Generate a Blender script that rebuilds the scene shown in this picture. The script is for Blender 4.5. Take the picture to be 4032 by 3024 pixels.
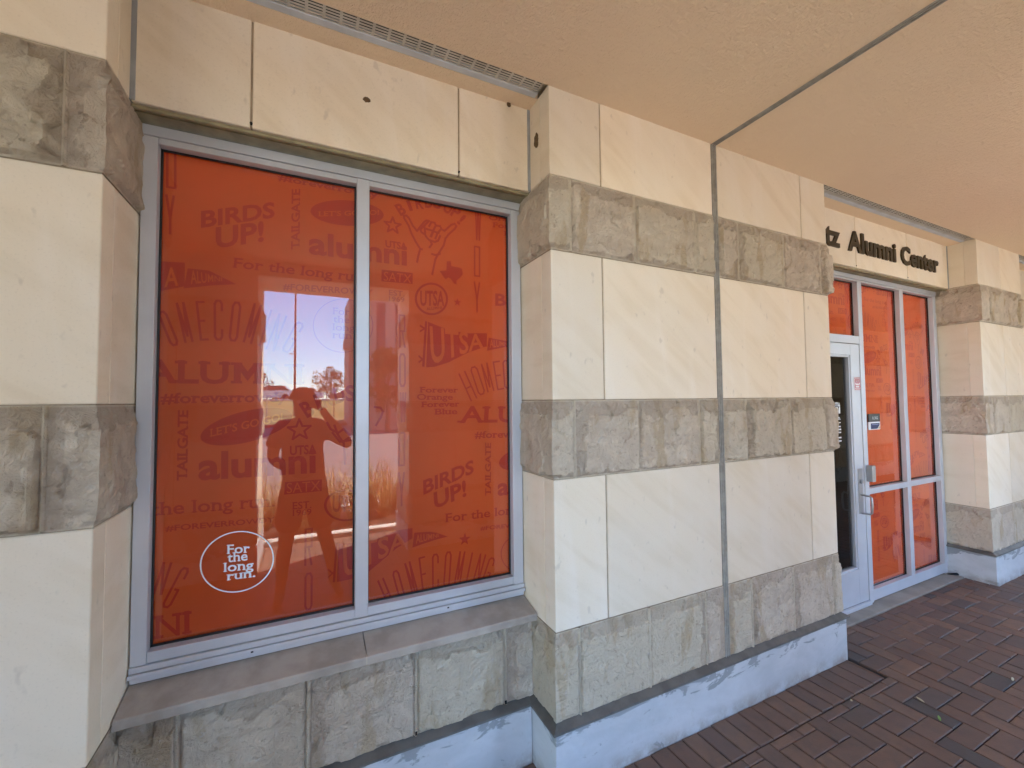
import bpy, bmesh, math, random
from mathutils import Vector, Matrix, noise
random.seed(7)
sc = bpy.context.scene
for o in list(bpy.data.objects): bpy.data.objects.remove(o)
R_ = math.radians
# ---------------- camera, world, sun, exposure ----------------
cam = bpy.data.objects.new('camera', bpy.data.cameras.new('camera'))
sc.collection.objects.link(cam); sc.camera = cam
FW = Vector((0.43290403, 0.90061454, 0.03856885)); RT = Vector((0.90140311, -0.43287704, -0.00948146)); UP = Vector((-0.00815643, -0.03887065, 0.99921096))
CL = Vector((0, -1.56023558, 1.6))
cam.matrix_world = Matrix(((RT.x, UP.x, -FW.x, CL.x), (RT.y, UP.y, -FW.y, CL.y), (RT.z, UP.z, -FW.z, CL.z), (0, 0, 0, 1)))
cam.data.sensor_width = 36; cam.data.lens = 15.008; cam.data.clip_start = .005; cam.data.clip_end = 2000
SUN_EL, SUN_AZ = R_(56), (0.914, -0.405)
w = bpy.data.worlds.new('World'); sc.world = w; w.use_nodes = True
wn = w.node_tree; bg = wn.nodes['Background']; sky = wn.nodes.new('ShaderNodeTexSky')
sky.sky_type = 'NISHITA'; sky.sun_disc = False; sky.dust_density = 0; sky.ozone_density = 6; sky.air_density = .9; sky.sun_elevation = SUN_EL; sky.sun_rotation = math.atan2(SUN_AZ[0], SUN_AZ[1])
wn.links.new(sky.outputs[0], bg.inputs[0]); bg.inputs[1].default_value = .15
sl = bpy.data.lights.new('sun', 'SUN'); sl.energy = 5.0; sl.angle = R_(.5); sl.color = (1, .92, .80)
so = bpy.data.objects.new('sun', sl); sc.collection.objects.link(so)
sv = Vector((SUN_AZ[0]*math.cos(SUN_EL), SUN_AZ[1]*math.cos(SUN_EL), math.sin(SUN_EL)))
so.rotation_euler = sv.to_track_quat('Z', 'Y').to_euler(); so.location = (8, -8, 12)
sc.view_settings.view_transform = 'Standard'; sc.view_settings.look = 'None'; sc.view_settings.gamma = 1; sc.view_settings.exposure = 3.65
sc.cycles.max_bounces = 12; sc.cycles.diffuse_bounces = 8; sc.cycles.glossy_bounces = 6; sc.cycles.transparent_max_bounces = 16
sc.cycles.sample_clamp_indirect = 8

# ---------------- materials ----------------
def newmat(name):
    m = bpy.data.materials.new(name); m.use_nodes = True
    nt = m.node_tree; b = nt.nodes['Principled BSDF']; return m, nt, b
def N(nt, t, **k):
    n = nt.nodes.new(t)
    for a, v in k.items():
        if a in ('op',): n.operation = v
        else: setattr(n, a, v)
    return n
def noise_n(nt, scale, detail=5, rough=.55, dist=0, stretch=(1, 1, 1), seed=0):
    tc = N(nt, 'ShaderNodeTexCoord'); mp = N(nt, 'ShaderNodeMapping'); mp.inputs['Scale'].default_value = stretch; mp.inputs['Location'].default_value = (seed, seed*.7, -seed*.3)
    n = N(nt, 'ShaderNodeTexNoise'); n.inputs['Scale'].default_value = scale; n.inputs['Detail'].default_value = detail
    n.inputs['Roughness'].default_value = rough; n.inputs['Distortion'].default_value = dist
    nt.links.new(tc.outputs['Object'], mp.inputs[0]); nt.links.new(mp.outputs[0], n.inputs[0]); return n.outputs[0]
def ramp(nt, src, a, b):
    r = N(nt, 'ShaderNodeMapRange'); r.interpolation_type = 'SMOOTHSTEP'
    r.inputs[1].default_value = a; r.inputs[2].default_value = b; nt.links.new(src, r.inputs[0]); return r.outputs[0]
def mixc(nt, fac, a, b, mode='MIX'):
    m = N(nt, 'ShaderNodeMix', data_type='RGBA', blend_type=mode)
    if isinstance(fac, (int, float)): m.inputs[0].default_value = fac
    else: nt.links.new(fac, m.inputs[0])
    for v, i in ((a, 6), (b, 7)):
        if isinstance(v, tuple): m.inputs[i].default_value = (*v, 1)
        else: nt.links.new(v, m.inputs[i])
    return m.outputs[2]
def mul(nt, a, k):
    m = N(nt, 'ShaderNodeMath', op='MULTIPLY'); nt.links.new(a, m.inputs[0])
    if isinstance(k, (int, float)): m.inputs[1].default_value = k
    else: nt.links.new(k, m.inputs[1])
    return m.outputs[0]
def add(nt, a, b):
    m = N(nt, 'ShaderNodeMath', op='ADD'); nt.links.new(a, m.inputs[0])
    if isinstance(b, (int, float)): m.inputs[1].default_value = b
    else: nt.links.new(b, m.inputs[1])
    return m.outputs[0]
def attr(nt, name):
    a = N(nt, 'ShaderNodeAttribute'); a.attribute_name = name; return a.outputs['Fac']
def bump(nt, b, h, strength, dist=.01):
    bp = N(nt, 'ShaderNodeBump'); bp.inputs['Strength'].default_value = strength; bp.inputs['Distance'].default_value = dist
    nt.links.new(h, bp.inputs['Height']); nt.links.new(bp.outputs[0], b.inputs['Normal'])
def plain(name, col, rough=.6, metal=0, var=0, scale=8, bmp=0, bscale=60, col2=None, spec=.5):
    m, nt, b = newmat(name); b.inputs['Roughness'].default_value = rough; b.inputs['Metallic'].default_value = metal
    b.inputs['Specular IOR Level'].default_value = spec
    if var or col2:
        n = noise_n(nt, scale); c2 = col2 or tuple(c*(1-var) for c in col)
        nt.links.new(mixc(nt, ramp(nt, n, .35, .65), col, c2), b.inputs['Base Color'])
    else: b.inputs['Base Color'].default_value = (*col, 1)
    if bmp: bump(nt, b, noise_n(nt, bscale, 4), bmp, .004)
    return m
def limestone():
    m, nt, b = newmat('smooth_limestone'); b.inputs['Roughness'].default_value = .75; b.inputs['Specular IOR Level'].default_value = .25
    v = attr(nt, 'var')
    tc = N(nt, 'ShaderNodeTexCoord'); cmb = N(nt, 'ShaderNodeCombineXYZ'); nt.links.new(mul(nt, v, 7.), cmb.inputs[0]); nt.links.new(mul(nt, v, 3.), cmb.inputs[2])
    va = N(nt, 'ShaderNodeVectorMath', op='ADD'); nt.links.new(tc.outputs['Object'], va.inputs[0]); nt.links.new(cmb.outputs[0], va.inputs[1])
    def nz(scale, st, rot, dist, det=6):
        mp = N(nt, 'ShaderNodeMapping'); mp.inputs['Scale'].default_value = st; mp.inputs['Rotation'].default_value = rot
        n = N(nt, 'ShaderNodeTexNoise'); n.inputs['Scale'].default_value = scale; n.inputs['Detail'].default_value = det; n.inputs['Distortion'].default_value = dist
        mr = N(nt, 'ShaderNodeMapping'); mr.inputs['Rotation'].default_value = rot; mp.inputs['Rotation'].default_value = (0, 0, 0)
        nt.links.new(va.outputs[0], mr.inputs[0]); nt.links.new(mr.outputs[0], mp.inputs[0]); nt.links.new(mp.outputs[0], n.inputs[0]); return n.outputs[0]
    vein = nz(3.6, (.5, .8, 3.8), (0, R_(-38), 0), .5, 9)
    big = nz(2.0, (1, 1, 1), (0, 0, 0), .3, 3)
    c = mixc(nt, ramp(nt, vein, .42, .68), (.72, .63, .485), (.67, .575, .425))
    c = mixc(nt, ramp(nt, big, .4, .75), c, (.72, .65, .53))
    streak = nz(2.3, (3.2, 3.2, .45), (0, R_(6), 0), .6, 5)
    c = mixc(nt, mul(nt, ramp(nt, streak, .5, .75), .25), c, (.80, .75, .69))
    spot = nz(26, (1, 1, .6), (0, 0, 0), 0, 2)
    c = mixc(nt, mul(nt, ramp(nt, spot, .68, .78), .30), c, (.36, .31, .25))
    fine = nz(150, (1, 1, 1), (0, 0, 0), 0, 2)
    c = mixc(nt, mul(nt, ramp(nt, fine, .55, .75), .16), c, (.40, .34, .26))
    vv = N(nt, 'ShaderNodeMapRange'); nt.links.new(v, vv.inputs[0]); vv.inputs[3].default_value = .9; vv.inputs[4].default_value = 1.08
    hs = N(nt, 'ShaderNodeHueSaturation'); nt.links.new(vv.outputs[0], hs.inputs['Value']); nt.links.new(c, hs.inputs['Color'])
    nt.links.new(hs.outputs[0], b.inputs['Base Color'])
    bump(nt, b, add(nt, mul(nt, fine, .3), mul(nt, spot, .7)), .35, .002)
    return m
def rockface():
    m, nt, b = newmat('rock_faced_stone'); b.inputs['Roughness'].default_value = .85; b.inputs['Specular IOR Level'].default_value = .2
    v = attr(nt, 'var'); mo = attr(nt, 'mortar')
    n1 = noise_n(nt, 7, 7, .65, .6); n2 = noise_n(nt, 34, 6, .7); n3 = noise_n(nt, 4, 4, .5, .3, (2.5, 2.5, .8), 4)
    c = mixc(nt, ramp(nt, n1, .35, .65), (.68, .59, .465), (.56, .475, .37))
    c = mixc(nt, mul(nt, ramp(nt, v, .25, .95), .75), c, (.62, .55, .41))
    c = mixc(nt, mul(nt, ramp(nt, n3, .54, .66), .55), c, (.45, .335, .19))
    c = mixc(nt, mul(nt, ramp(nt, n2, .56, .72), .55), c, (.64, .60, .54))
    c = mixc(nt, mul(nt, ramp(nt, n2, .44, .30), .5), c, (.26, .205, .155))
    c = mixc(nt, mul(nt, ramp(nt, mo, 0, -1), .38), c, (.33, .26, .20)); c = mixc(nt, mul(nt, ramp(nt, mo, 0, 1), .85), c, (.60, .53, .40))  # chipped zones: brown stain, darkened also to paint in the weak relief shade
    nt.links.new(c, b.inputs['Base Color'])
    n4 = noise_n(nt, 90, 6, .7); n5 = noise_n(nt, 22, 8, .7, 1.2)
    bump(nt, b, add(nt, mul(nt, n4, .35), mul(nt, n5, 1.5)), 1.0, .020)
    return m
def stucco():
    m, nt, b = newmat('tan_stucco'); b.inputs['Roughness'].default_value = .9; b.inputs['Specular IOR Level'].default_value = .15
    n = noise_n(nt, 1.3, 4); nt.links.new(mixc(nt, ramp(nt, n, .3, .7), (.86, .70, .51), (.83, .67, .48)), b.inputs['Base Color'])
    bump(nt, b, add(nt, noise_n(nt, 95, 5, .6, .8), mul(nt, noise_n(nt, 38, 3), .8)), .9, .011); return m
def plinthm():
    m, nt, b = newmat('painted_concrete'); b.inputs['Roughness'].default_value = .7
    n = noise_n(nt, 3, 7, .62, .4, (1, 1, 2)); n2 = noise_n(nt, 6, 6, .6, .8, (.8, .8, 1.6), 3)
    c = mixc(nt, ramp(nt, n, .3, .7), (.50, .53, .545), (.40, .43, .445))
    tc = N(nt, 'ShaderNodeTexCoord'); sp = N(nt, 'ShaderNodeSeparateXYZ'); nt.links.new(tc.outputs['Object'], sp.inputs[0])
    hi = ramp(nt, sp.outputs[2], .12, .27)
    c = mixc(nt, ramp(nt, add(nt, n2, mul(nt, hi, .20)), .64, .69), c, (.25, .275, .28))
    c = mixc(nt, mul(nt, ramp(nt, noise_n(nt, 40, 4), .6, .75), .3), c, (.34, .33, .31))
    c = mixc(nt, mul(nt, mul(nt, ramp(nt, sp.outputs[2], .085, .0), ramp(nt, noise_n(nt, 9, 6, .7), .35, .65)), .75), c, (.25, .215, .18))
    nt.links.new(c, b.inputs['Base Color']); bump(nt, b, noise_n(nt, 30, 5), .4, .003); return m
def brickm():
    m, nt, b = newmat('clay_paver'); b.inputs['Roughness'].default_value = .62; b.inputs['Specular IOR Level'].default_value = .4
    v = attr(nt, 'var'); cr = N(nt, 'ShaderNodeValToRGB'); nt.links.new(v, cr.inputs[0]); e = cr.color_ramp.elements
    e[0].position = 0; e[0].color = (.060, .055, .053, 1); e[1].position = 1; e[1].color = (.20, .115, .075, 1)
    for p, c in ((.05, (.095, .076, .066)), (.12, (.130, .083, .062)), (.55, (.158, .093, .064)), (.92, (.182, .108, .070))):
        x = e.new(p); x.color = (*c, 1)
    n = noise_n(nt, 14, 6, .65); n2 = noise_n(nt, 1.6, 4, seed=5)
    c = mixc(nt, mul(nt, ramp(nt, n, .4, .7), .5), cr.outputs[0], (.085, .066, .056))
    c = mixc(nt, mul(nt, ramp(nt, n2, .5, .68), .35), c, (.14, .105, .09))
    c = mixc(nt, mul(nt, ramp(nt, noise_n(nt, 120, 3), .6, .75), .35), c, (.05, .04, .035))
    nt.links.new(c, b.inputs['Base Color']); bump(nt, b, add(nt, noise_n(nt, 160, 4), n), .5, .003); return m
def glassm(name, k=2.0, tint=(1, 1, 1)):
    m = bpy.data.materials.new(name); m.use_nodes = True; nt = m.node_tree; nt.nodes.clear()
    o = N(nt, 'ShaderNodeOutputMaterial'); mx = N(nt, 'ShaderNodeMixShader'); t = N(nt, 'ShaderNodeBsdfTransparent'); g = N(nt, 'ShaderNodeBsdfGlossy')
    t.inputs[0].default_value = (*tint, 1); g.inputs['Roughness'].default_value = 0.0; g.inputs[0].default_value = (1, 1, 1, 1)
    f = N(nt, 'ShaderNodeFresnel'); f.inputs[0].default_value = 1.5; mm = N(nt, 'ShaderNodeMath', op='MULTIPLY'); mm.use_clamp = True; mm.inputs[1].default_value = k
    nt.links.new(f.outputs[0], mm.inputs[0]); nt.links.new(mm.outputs[0], mx.inputs[0]); nt.links.new(t.outputs[0], mx.inputs[1]); nt.links.new(g.outputs[0], mx.inputs[2]); nt.links.new(mx.outputs[0], o.inputs[0])
    return m
LIME = limestone(); ROCK = rockface(); STUC = stucco(); PLIN = plinthm(); BRK = brickm()
MORT = plain('mortar', (.40, .32, .22), .9, var=.25, scale=20)
GREY = plain('grey_sealant', (.30, .31, .31), .6, var=.2, scale=12)
FLASH = plain('flashing_metal', (.15, .145, .13), .55, .3, var=.3, scale=10)
ALU = plain('anodised_aluminium', (.55, .565, .59), .4, .3, var=.08, scale=3)
ALU2 = plain('satin_metal', (.42, .42, .42), .35, .7, var=.1)
RUB = plain('rubber_joint', (.40, .385, .34), .6, var=.25, scale=25)
GASK = plain('black_gasket', (.008, .008, .009), .5)
FILM = plain('orange_film', (.73, .122, .016), .45, var=.07, scale=3, spec=.3)
MARK = plain('red_print', (.56, .042, .010), .45, spec=.3)
WHITE = plain('white_vinyl', (.78, .80, .80), .5)
GLASS = glassm('window_glass', 1.6); DGLASS = glassm('door_glass', 1.1, (.55, .55, .55))
VENT = plain('painted_vent_metal', (.55, .60, .66), .45, .2, var=.15)
VPERF = plain('vent_face_metal', (.55, .54, .49), .5, .1, var=.2)
BLACK = plain('black', (.006, .006, .006), .8)
BRONZE = plain('bronze_letter', (.055, .040, .018), .42, .4, var=.2)
SILL = plain('sill_stone', (.30, .26, .215), .8, col2=(.39, .345, .29), scale=9, bmp=.3)
CONC = plain('concrete', (.30, .275, .23), .85, col2=(.22, .205, .175), scale=5, bmp=.4)

# ---------------- mesh helpers ----------------
class MB:
    def __init__(s): s.v = []; s.f = []; s.var = []; s.mo = []
    def add(s, vs, fs, var=None, mo=0):
        n = len(s.v); s.v += [tuple(q) for q in vs]; s.f += [tuple(i+n for i in f) for f in fs]
        var = random.random() if var is None else var
        s.var += [var]*len(vs); s.mo += (mo if isinstance(mo, list) else [mo]*len(vs))
    def box(s, x0, x1, y0, y1, z0, z1, c=0, var=None):
        if c <= 0:
            v = [(x, y, z) for x in (x0, x1) for y in (y0, y1) for z in (z0, z1)]
            s.add(v, [(0, 1, 3, 2), (4, 6, 7, 5), (0, 4, 5, 1), (2, 3, 7, 6), (0, 2, 6, 4), (1, 5, 7, 3)], var); return s
        bm = bmesh.new(); bmesh.ops.create_cube(bm, size=1)
        for q in bm.verts: q.co = ((x0+x1)/2+q.co.x*(x1-x0), (y0+y1)/2+q.co.y*(y1-y0), (z0+z1)/2+q.co.z*(z1-z0))
        bmesh.ops.bevel(bm, geom=bm.edges[:], offset=c, segments=1, affect='EDGES')
        s.addbm(bm, var); return s
    def addbm(s, bm, var=None, M=None):
        bm.verts.index_update(); s.add([(M @ q.co if M else q.co)[:] for q in bm.verts], [[q.index for q in f.verts] for f in bm.faces], var); bm.free()
    def tube(s, pts, r, n=8, var=None):
        pts = [Vector(p) for p in pts]; vs = []; fs = []; rs = r if isinstance(r, (list, tuple)) else [r]*len(pts); m = len(pts)
        for i, p in enumerate(pts):
            d = (pts[min(i+1, m-1)]-pts[max(i-1, 0)]).normalized(); a = d.orthogonal().normalized() if i == 0 else (a-d*a.dot(d)).normalized(); b = d.cross(a)
            for k in range(n): t = 2*math.pi*k/n; vs.append(p+(a*math.cos(t)+b*math.sin(t))*rs[i])
        for i in range(m-1):
            for k in range(n): fs.append((i*n+k, i*n+(k+1) % n, (i+1)*n+(k+1) % n, (i+1)*n+k))
        fs.append(tuple(range(n-1, -1, -1))); fs.append(tuple((m-1)*n+k for k in range(n))); s.add(vs, fs, var); return s
    def prism(s, poly, y0, y1, axis='y', var=None):
        n = len(poly)
        f = {'y': lambda a, b, c: (a, c, b), 'x': lambda a, b, c: (c, a, b), 'z': lambda a, b, c: (a, b, c)}[axis]
        s.add([f(a, b, y0) for a, b in poly]+[f(a, b, y1) for a, b in poly], [tuple(range(n)), tuple(range(2*n-1, n-1, -1))]+[(i, n+i, n+(i+1) % n, (i+1) % n) for i in range(n)], var); return s
    def build(s, name, mat, parent=None, smooth=False, fix=True):
        me = bpy.data.meshes.new(name); me.from_pydata(s.v, [], s.f)
        a = me.attributes.new('var', 'FLOAT', 'POINT'); a.data.foreach_set('value', s.var)
        a = me.attributes.new('mortar', 'FLOAT', 'POINT'); a.data.foreach_set('value', s.mo)
        if fix:
            bm = bmesh.new(); bm.from_mesh(me); bmesh.ops.recalc_face_normals(bm, faces=bm.faces[:]); bm.to_mesh(me); bm.free()
        me.materials.append(mat)
        if smooth: me.polygons.foreach_set('use_smooth', [True]*len(me.polygons))
        o = bpy.data.objects.new(name, me); sc.collection.objects.link(o)
        if parent:
            o.parent = parent; pl = Vector((0, 0, 0)); q = parent
            while q: pl += Vector(q.location); q = q.parent
            me.transform(Matrix.Translation(-pl))
        return o
def tag(o, label=None, cat=None, group=None, kind=None):
    for k, v in (('label', label), ('category', cat), ('group', group), ('kind', kind)):
        if v: o[k] = v
    return o
def thing(name, loc, label, cat, group=None):
    o = bpy.data.objects.new(name, None); sc.collection.objects.link(o); o.location = loc; o.empty_display_size = .1
    return tag(o, label, cat, group)
def smst(x): x = max(0, min(1, x)); return x*x*(3-2*x)
_r = random.Random(3); HV = [_r.random() for _ in range(997)]
def hsh(p, k=0): return HV[int(abs(p[0]*91.7+p[1]*57.3+p[2]*31.1)*13+k*131) % 997]
def rough_strip(mb, path, z0, z1, joints, res=.007, seed=0, amp=1., mw=.006, lip=.012):
    pts = [Vector((x, y, 0)) for x, y in path]; segs = []; S = 0
    for a, b in zip(pts, pts[1:]):
        d = (b-a); L = d.length; d = d/L; segs.append((S, S+L, a, d, Vector((d.y, -d.x, 0)))); S += L
    jt = sorted(joints); ss = [0]; nseg = []
    n = max(2, int(S/res)); ss = [S*i/n for i in range(n+1)]
    cols = []
    for q in ss:
        for i, (a, b, p, d, nn) in enumerate(segs):
            if q <= b or i == len(segs)-1:
                pos = p+d*(q-a); nm = nn.copy()
                if i+1 < len(segs) and b-q < .5*res: nm = (nn+segs[i+1][4]); pos = p+d*(b-a)
                elif i > 0 and q-a < .5*res: nm = (nn+segs[i-1][4]); pos = p.copy()
                break
        cols.append((q, pos, nm))
    edges = [0]+jt+[S]; m = max(3, int((z1-z0)/res)); rnd = random.Random(seed)
    bv = [rnd.random() for _ in edges]; ba = [rnd.uniform(.75, 1.25) for _ in edges]; bs = [rnd.random() for _ in edges]
    vs = []; var = []; mo = []
    for q, pos, nm in cols:
        k = max(i for i, e in enumerate(edges) if e <= q+1e-9); k = min(k, len(edges)-2)
        a = q-edges[k] if k > 0 else q+mw; b = edges[k+1]-q if k+1 < len(edges)-1 else S-q+mw
        for j in range(m+1):
            z = z0+(z1-z0)*j/m; c = z-z0; d = z1-z
            P = Vector((q*1.0+seed*3.1, z, seed*1.7))
            wv = noise.noise_vector(P*9)*.02; Q = P+wv
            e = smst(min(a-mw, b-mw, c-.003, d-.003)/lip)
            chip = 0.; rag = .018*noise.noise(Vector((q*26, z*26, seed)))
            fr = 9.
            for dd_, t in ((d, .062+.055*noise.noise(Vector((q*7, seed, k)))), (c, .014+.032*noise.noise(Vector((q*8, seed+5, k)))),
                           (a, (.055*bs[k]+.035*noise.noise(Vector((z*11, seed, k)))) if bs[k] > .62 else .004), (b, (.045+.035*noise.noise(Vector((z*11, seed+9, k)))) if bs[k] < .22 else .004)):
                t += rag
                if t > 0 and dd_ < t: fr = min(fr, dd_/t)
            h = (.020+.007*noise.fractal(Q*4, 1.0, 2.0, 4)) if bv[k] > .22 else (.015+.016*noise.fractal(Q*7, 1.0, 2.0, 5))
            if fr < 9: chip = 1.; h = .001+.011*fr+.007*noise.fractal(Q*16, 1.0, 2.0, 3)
            dd, pp = noise.voronoi(Vector((Q.x*13, Q.y*11, Q.z)))
            p0 = pp[0]; kf = 1.3 if chip else .55; h += (.0055*(hsh(p0)-.5)*2+((Q.x*13-p0.x)*(hsh(p0, 1)-.5)+(Q.y*11-p0.y)*(hsh(p0, 2)-.5))*.022)*kf
            dd, pp = noise.voronoi(Vector((Q.x*36, Q.y*30, Q.z)))
            h += (.0026*(hsh(pp[0], 3)-.5)*2+((Q.x*36-pp[0].x)*(hsh(pp[0], 4)-.5))*.007)*(1.1 if chip else .5)
            h = max(h*.9*ba[k]*amp, -.0015)*e
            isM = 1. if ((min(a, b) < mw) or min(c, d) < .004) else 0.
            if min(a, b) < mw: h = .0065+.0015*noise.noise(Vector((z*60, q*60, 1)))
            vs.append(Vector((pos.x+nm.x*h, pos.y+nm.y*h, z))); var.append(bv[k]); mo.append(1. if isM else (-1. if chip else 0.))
    n0 = len(mb.v); mb.v += [tuple(v) for v in vs]; mb.var += var; mb.mo += mo; W = m+1
    for i in range(len(cols)-1):
        for j in range(m): mb.f.append((n0+i*W+j, n0+(i+1)*W+j, n0+(i+1)*W+j+1, n0+i*W+j+1))
# text -------------------------------------------------------------
_tc = {}
def glyph(s, off, res=3):
    if s in ('M', 'W', 'w', 'N'): off = min(off, .006)
    key = (s, off, res)
    if key not in _tc:
        cu = bpy.data.curves.new('t', 'FONT'); cu.body = s; cu.offset = off; cu.resolution_u = res; cu.fill_mode = 'FRONT' if False else 'BOTH'
        o = bpy.data.objects.new('t', cu); sc.collection.objects.link(o); dg = bpy.context.evaluated_depsgraph_get(); dg.update()
        me = bpy.data.meshes.new_from_object(o.evaluated_get(dg)); vs = [v.co[:2] for v in me.vertices]; fs = [tuple(p.vertices) for p in me.polygons]
        bpy.data.objects.remove(o); bpy.data.curves.remove(cu); bpy.data.meshes.remove(me); _tc[key] = (vs, fs)
    return _tc[key]
def layout(s, off):
    out = []
    for i, ch in enumerate(s):
        if ch == ' ': continue
        vs, fs = glyph(ch, off); pre, _ = glyph(s[:i+1], off); xe = max(v[0] for v in pre); xm = max(v[0] for v in vs); xn = min(v[0] for v in vs)
        out.append((ch, [(x+xe-xm, y) for x, y in vs], fs, xe-xm+xn, xe))
    return out
CAP = max(v[1] for v in glyph('H', 0)[0])
bb, cc = 'b', 'c'
SER = {'A': [(.07, 0), (.93, 0)], 'L': [(.14, 0), (.14, 1)], 'U': [(.14, 1), (.86, 1)], 'M': [(.1, 0), (.9, 0), (.1, 1), (.9, 1)], 'N': [(.12, 0), (.12, 1), (.88, 1)], 'I': [(.5, 0), (.5, 1)],
 'T': [(.5, 0)], 'E': [(.12, 0), (.12, 1)], 'G': [(.88, .42)], 'F': [(.15, 0), (.15, 1)], 'B': [(.1, 0), (.1, 1)], 'O': [], 'S': [], 'f': [(.4, 0)], 'r': [(.2, 0), (.15, .72)], 'v': [(.1, .72), (.9, .72)], 'w': [(.07, .72), (.93, .72)],
 'y': [(.1, .72), (.9, .72)], 'n': [(.14, 0), (.86, 0), (.1, .72)], 'l': [(.5, 0), (.35, 1)], 'h': [(.14, 0), (.86, 0), (.1, 1)], 'u': [(.1, .72), (.82, .72), (.9, 0)], 'd': [(.85, 1), (.9, 0)], 't': [], '1': [(.5, 0)]}
CNT = [0]
def put_text(mb, s, style, O, B, T, y, offs=None, tr=None):
    off = {'b': .029, 's': .022, 'r': .012, 'w': .024, 'L': .016, 'sL': .016, 'sansL': -.004}[style] if offs is None else offs
    L = layout(s, off); x0 = min(l[3] for l in L); x1 = max(l[4] for l in L); cap = CAP
    O = Vector(O); U = (Vector(B)-O); V = (Vector(T)-O)
    TR = Vector(tr)-Vector(B) if tr else V
    def mp(x, yy): k = (x-x0)/(x1-x0); p = O+U*k+(V*(1-k)+TR*k)*(yy/cap); return (p.x, y-1e-6*CNT[0], p.y)
    for ch, vs, fs, a, b in L:
        CNT[0] = (CNT[0]+1) % 1200
        if ch == 'M':
            g_, q = b-a, .25 if style != 'r' else .2; st_ = g_*q; mid = (a+b)/2
            for pg in ([(a, 0), (a+st_, 0), (a+st_, cap), (a, cap)], [(b-st_, 0), (b, 0), (b, cap), (b-st_, cap)], [(a+st_, cap), (a+st_, cap*.55), (mid, cap*.12), (mid, cap*.58)], [(b-st_, cap), (mid, cap*.58), (mid, cap*.12), (b-st_, cap*.55)]):
                mb.add([mp(*p_) for p_ in pg], [(0, 1, 2, 3)], .5)
        else: mb.add([mp(*q) for q in vs], fs, .5)
        if style in ('s', 'r', 'sL'):
            hw = .13 if style != 'r' else .11; hh = .085 if style != 'r' else .05
            for fr, lv in SER.get(ch, []):
                CNT[0] = (CNT[0]+1) % 1200; cx = a+(b-a)*fr; cy = lv*cap; q0, q1 = (cy, cy+hh) if lv == 0 else (cy-hh, cy)
                mb.add([mp(cx-hw, q0), mp(cx+hw, q0), mp(cx+hw, q1), mp(cx-hw, q1)], [(0, 1, 2, 3)], .5)
def put_poly(mb, pts, y):
    CNT[0] = (CNT[0]+1) % 1200; mb.add([(a, y-1e-6*CNT[0], b) for a, b in pts], [tuple(range(len(pts)))], .5)
def put_line(mb, pts, wd, y, closed=False):
    pts = [Vector(p) for p in pts]
    if closed: pts = pts+[pts[0]]
    for a, b in zip(pts, pts[1:]):
        d = b-a
        if d.length < 1e-6: continue
        d.normalize(); n = Vector((-d.y, d.x))*wd/2; e = d*wd*.35
        put_poly(mb, [(a-e-n)[:], (b+e-n)[:], (b+e+n)[:], (a-e+n)[:]], y)
def ell(c, u, v, n=40, k=1): 
    c = Vector(c); u = (Vector(u)-c)*k; v = (Vector(v)-c)*k
    return [(c+u*math.cos(2*math.pi*i/n)+v*math.sin(2*math.pi*i/n))[:] for i in range(n)]
def ring(mb, c, u, v, wd, y):
    o = ell(c, u, v, 48); L = (Vector(u)-Vector(c)).length; i = ell(c, u, v, 48, 1-wd/L); CNT[0] = (CNT[0]+1) % 1200; yy = y-1e-6*CNT[0]
    mb.add([(a, yy, b) for a, b in o]+[(a, yy, b) for a, b in i], [(k, (k+1) % 48, 48+(k+1) % 48, 48+k) for k in range(48)], .5)
def star(c, tip, fill=True):
    c = Vector(c); r = Vector(tip)-c; out = []
    for i in range(10):
        a = math.pi*i/5; k = 1 if i % 2 == 0 else .42; out.append((c.x+k*(r.x*math.cos(a)-r.y*math.sin(a)), c.y+k*(r.x*math.sin(a)+r.y*math.cos(a))))
    return out
GL = {'H': [[(-1, 0), (-1, 1)], [(1, 0), (1, 1)], [(-1, .45), (1, .45)]], 'O': [[(-1, .1), (-1, .9), (-.5, 1), (.5, 1), (1, .9), (1, .1), (.5, 0), (-.5, 0), (-1, .1)]], 'M': [[(-1, 0), (-.9, 1), (0, .15), (.9, 1), (1, 0)]],
 'E': [[(1, 1), (-1, 1), (-1, 0), (1, 0)], [(-1, .5), (.6, .5)]], 'C': [[(1, .75), (1, .92), (.5, 1), (-.5, 1), (-1, .92), (-1, .08), (-.5, 0), (.5, 0), (1, .08), (1, .25)]], 'I': [[(0, 0), (0, 1)]], 'N': [[(-1, 0), (-1, 1), (1, 0), (1, 1)]],
 'G': [[(1, .75), (1, .92), (.5, 1), (-.5, 1), (-1, .92), (-1, .08), (-.5, 0), (.5, 0), (1, .08), (1, .45), (.1, .45)]], 'D': [[(-1, 0), (-1, 1), (1, 1), (1, 0), (-1, 0)]], 'Y': [[(-1, 1), (0, .4), (1, 1)], [(0, .4), (0, 0)]], 'W': [[(-1, 1), (-.5, 0), (0, 1), (.5, 0), (1, 1)]],
 'R': [[(-1, 0), (-1, 1), (1, 1), (1, .5), (-1, .5)], [(0, .5), (1, 0)]]}
def put_letter(mb, ch, top, bot, w, y):
    t = Vector(top); b = Vector(bot); v = t-b; u = Vector((v.y, -v.x)).normalized()*w*.5
    if ch in GL:
        for st in GL[ch]: put_line(mb, [(b+u*x+v*q)[:] for x, q in st], .0075, y)
    else: put_text(mb, ch.upper(), 'b', (b-u*1.0)[:], (b+u*1.0)[:], (b-u*1.0+v)[:], y, .03)
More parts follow.
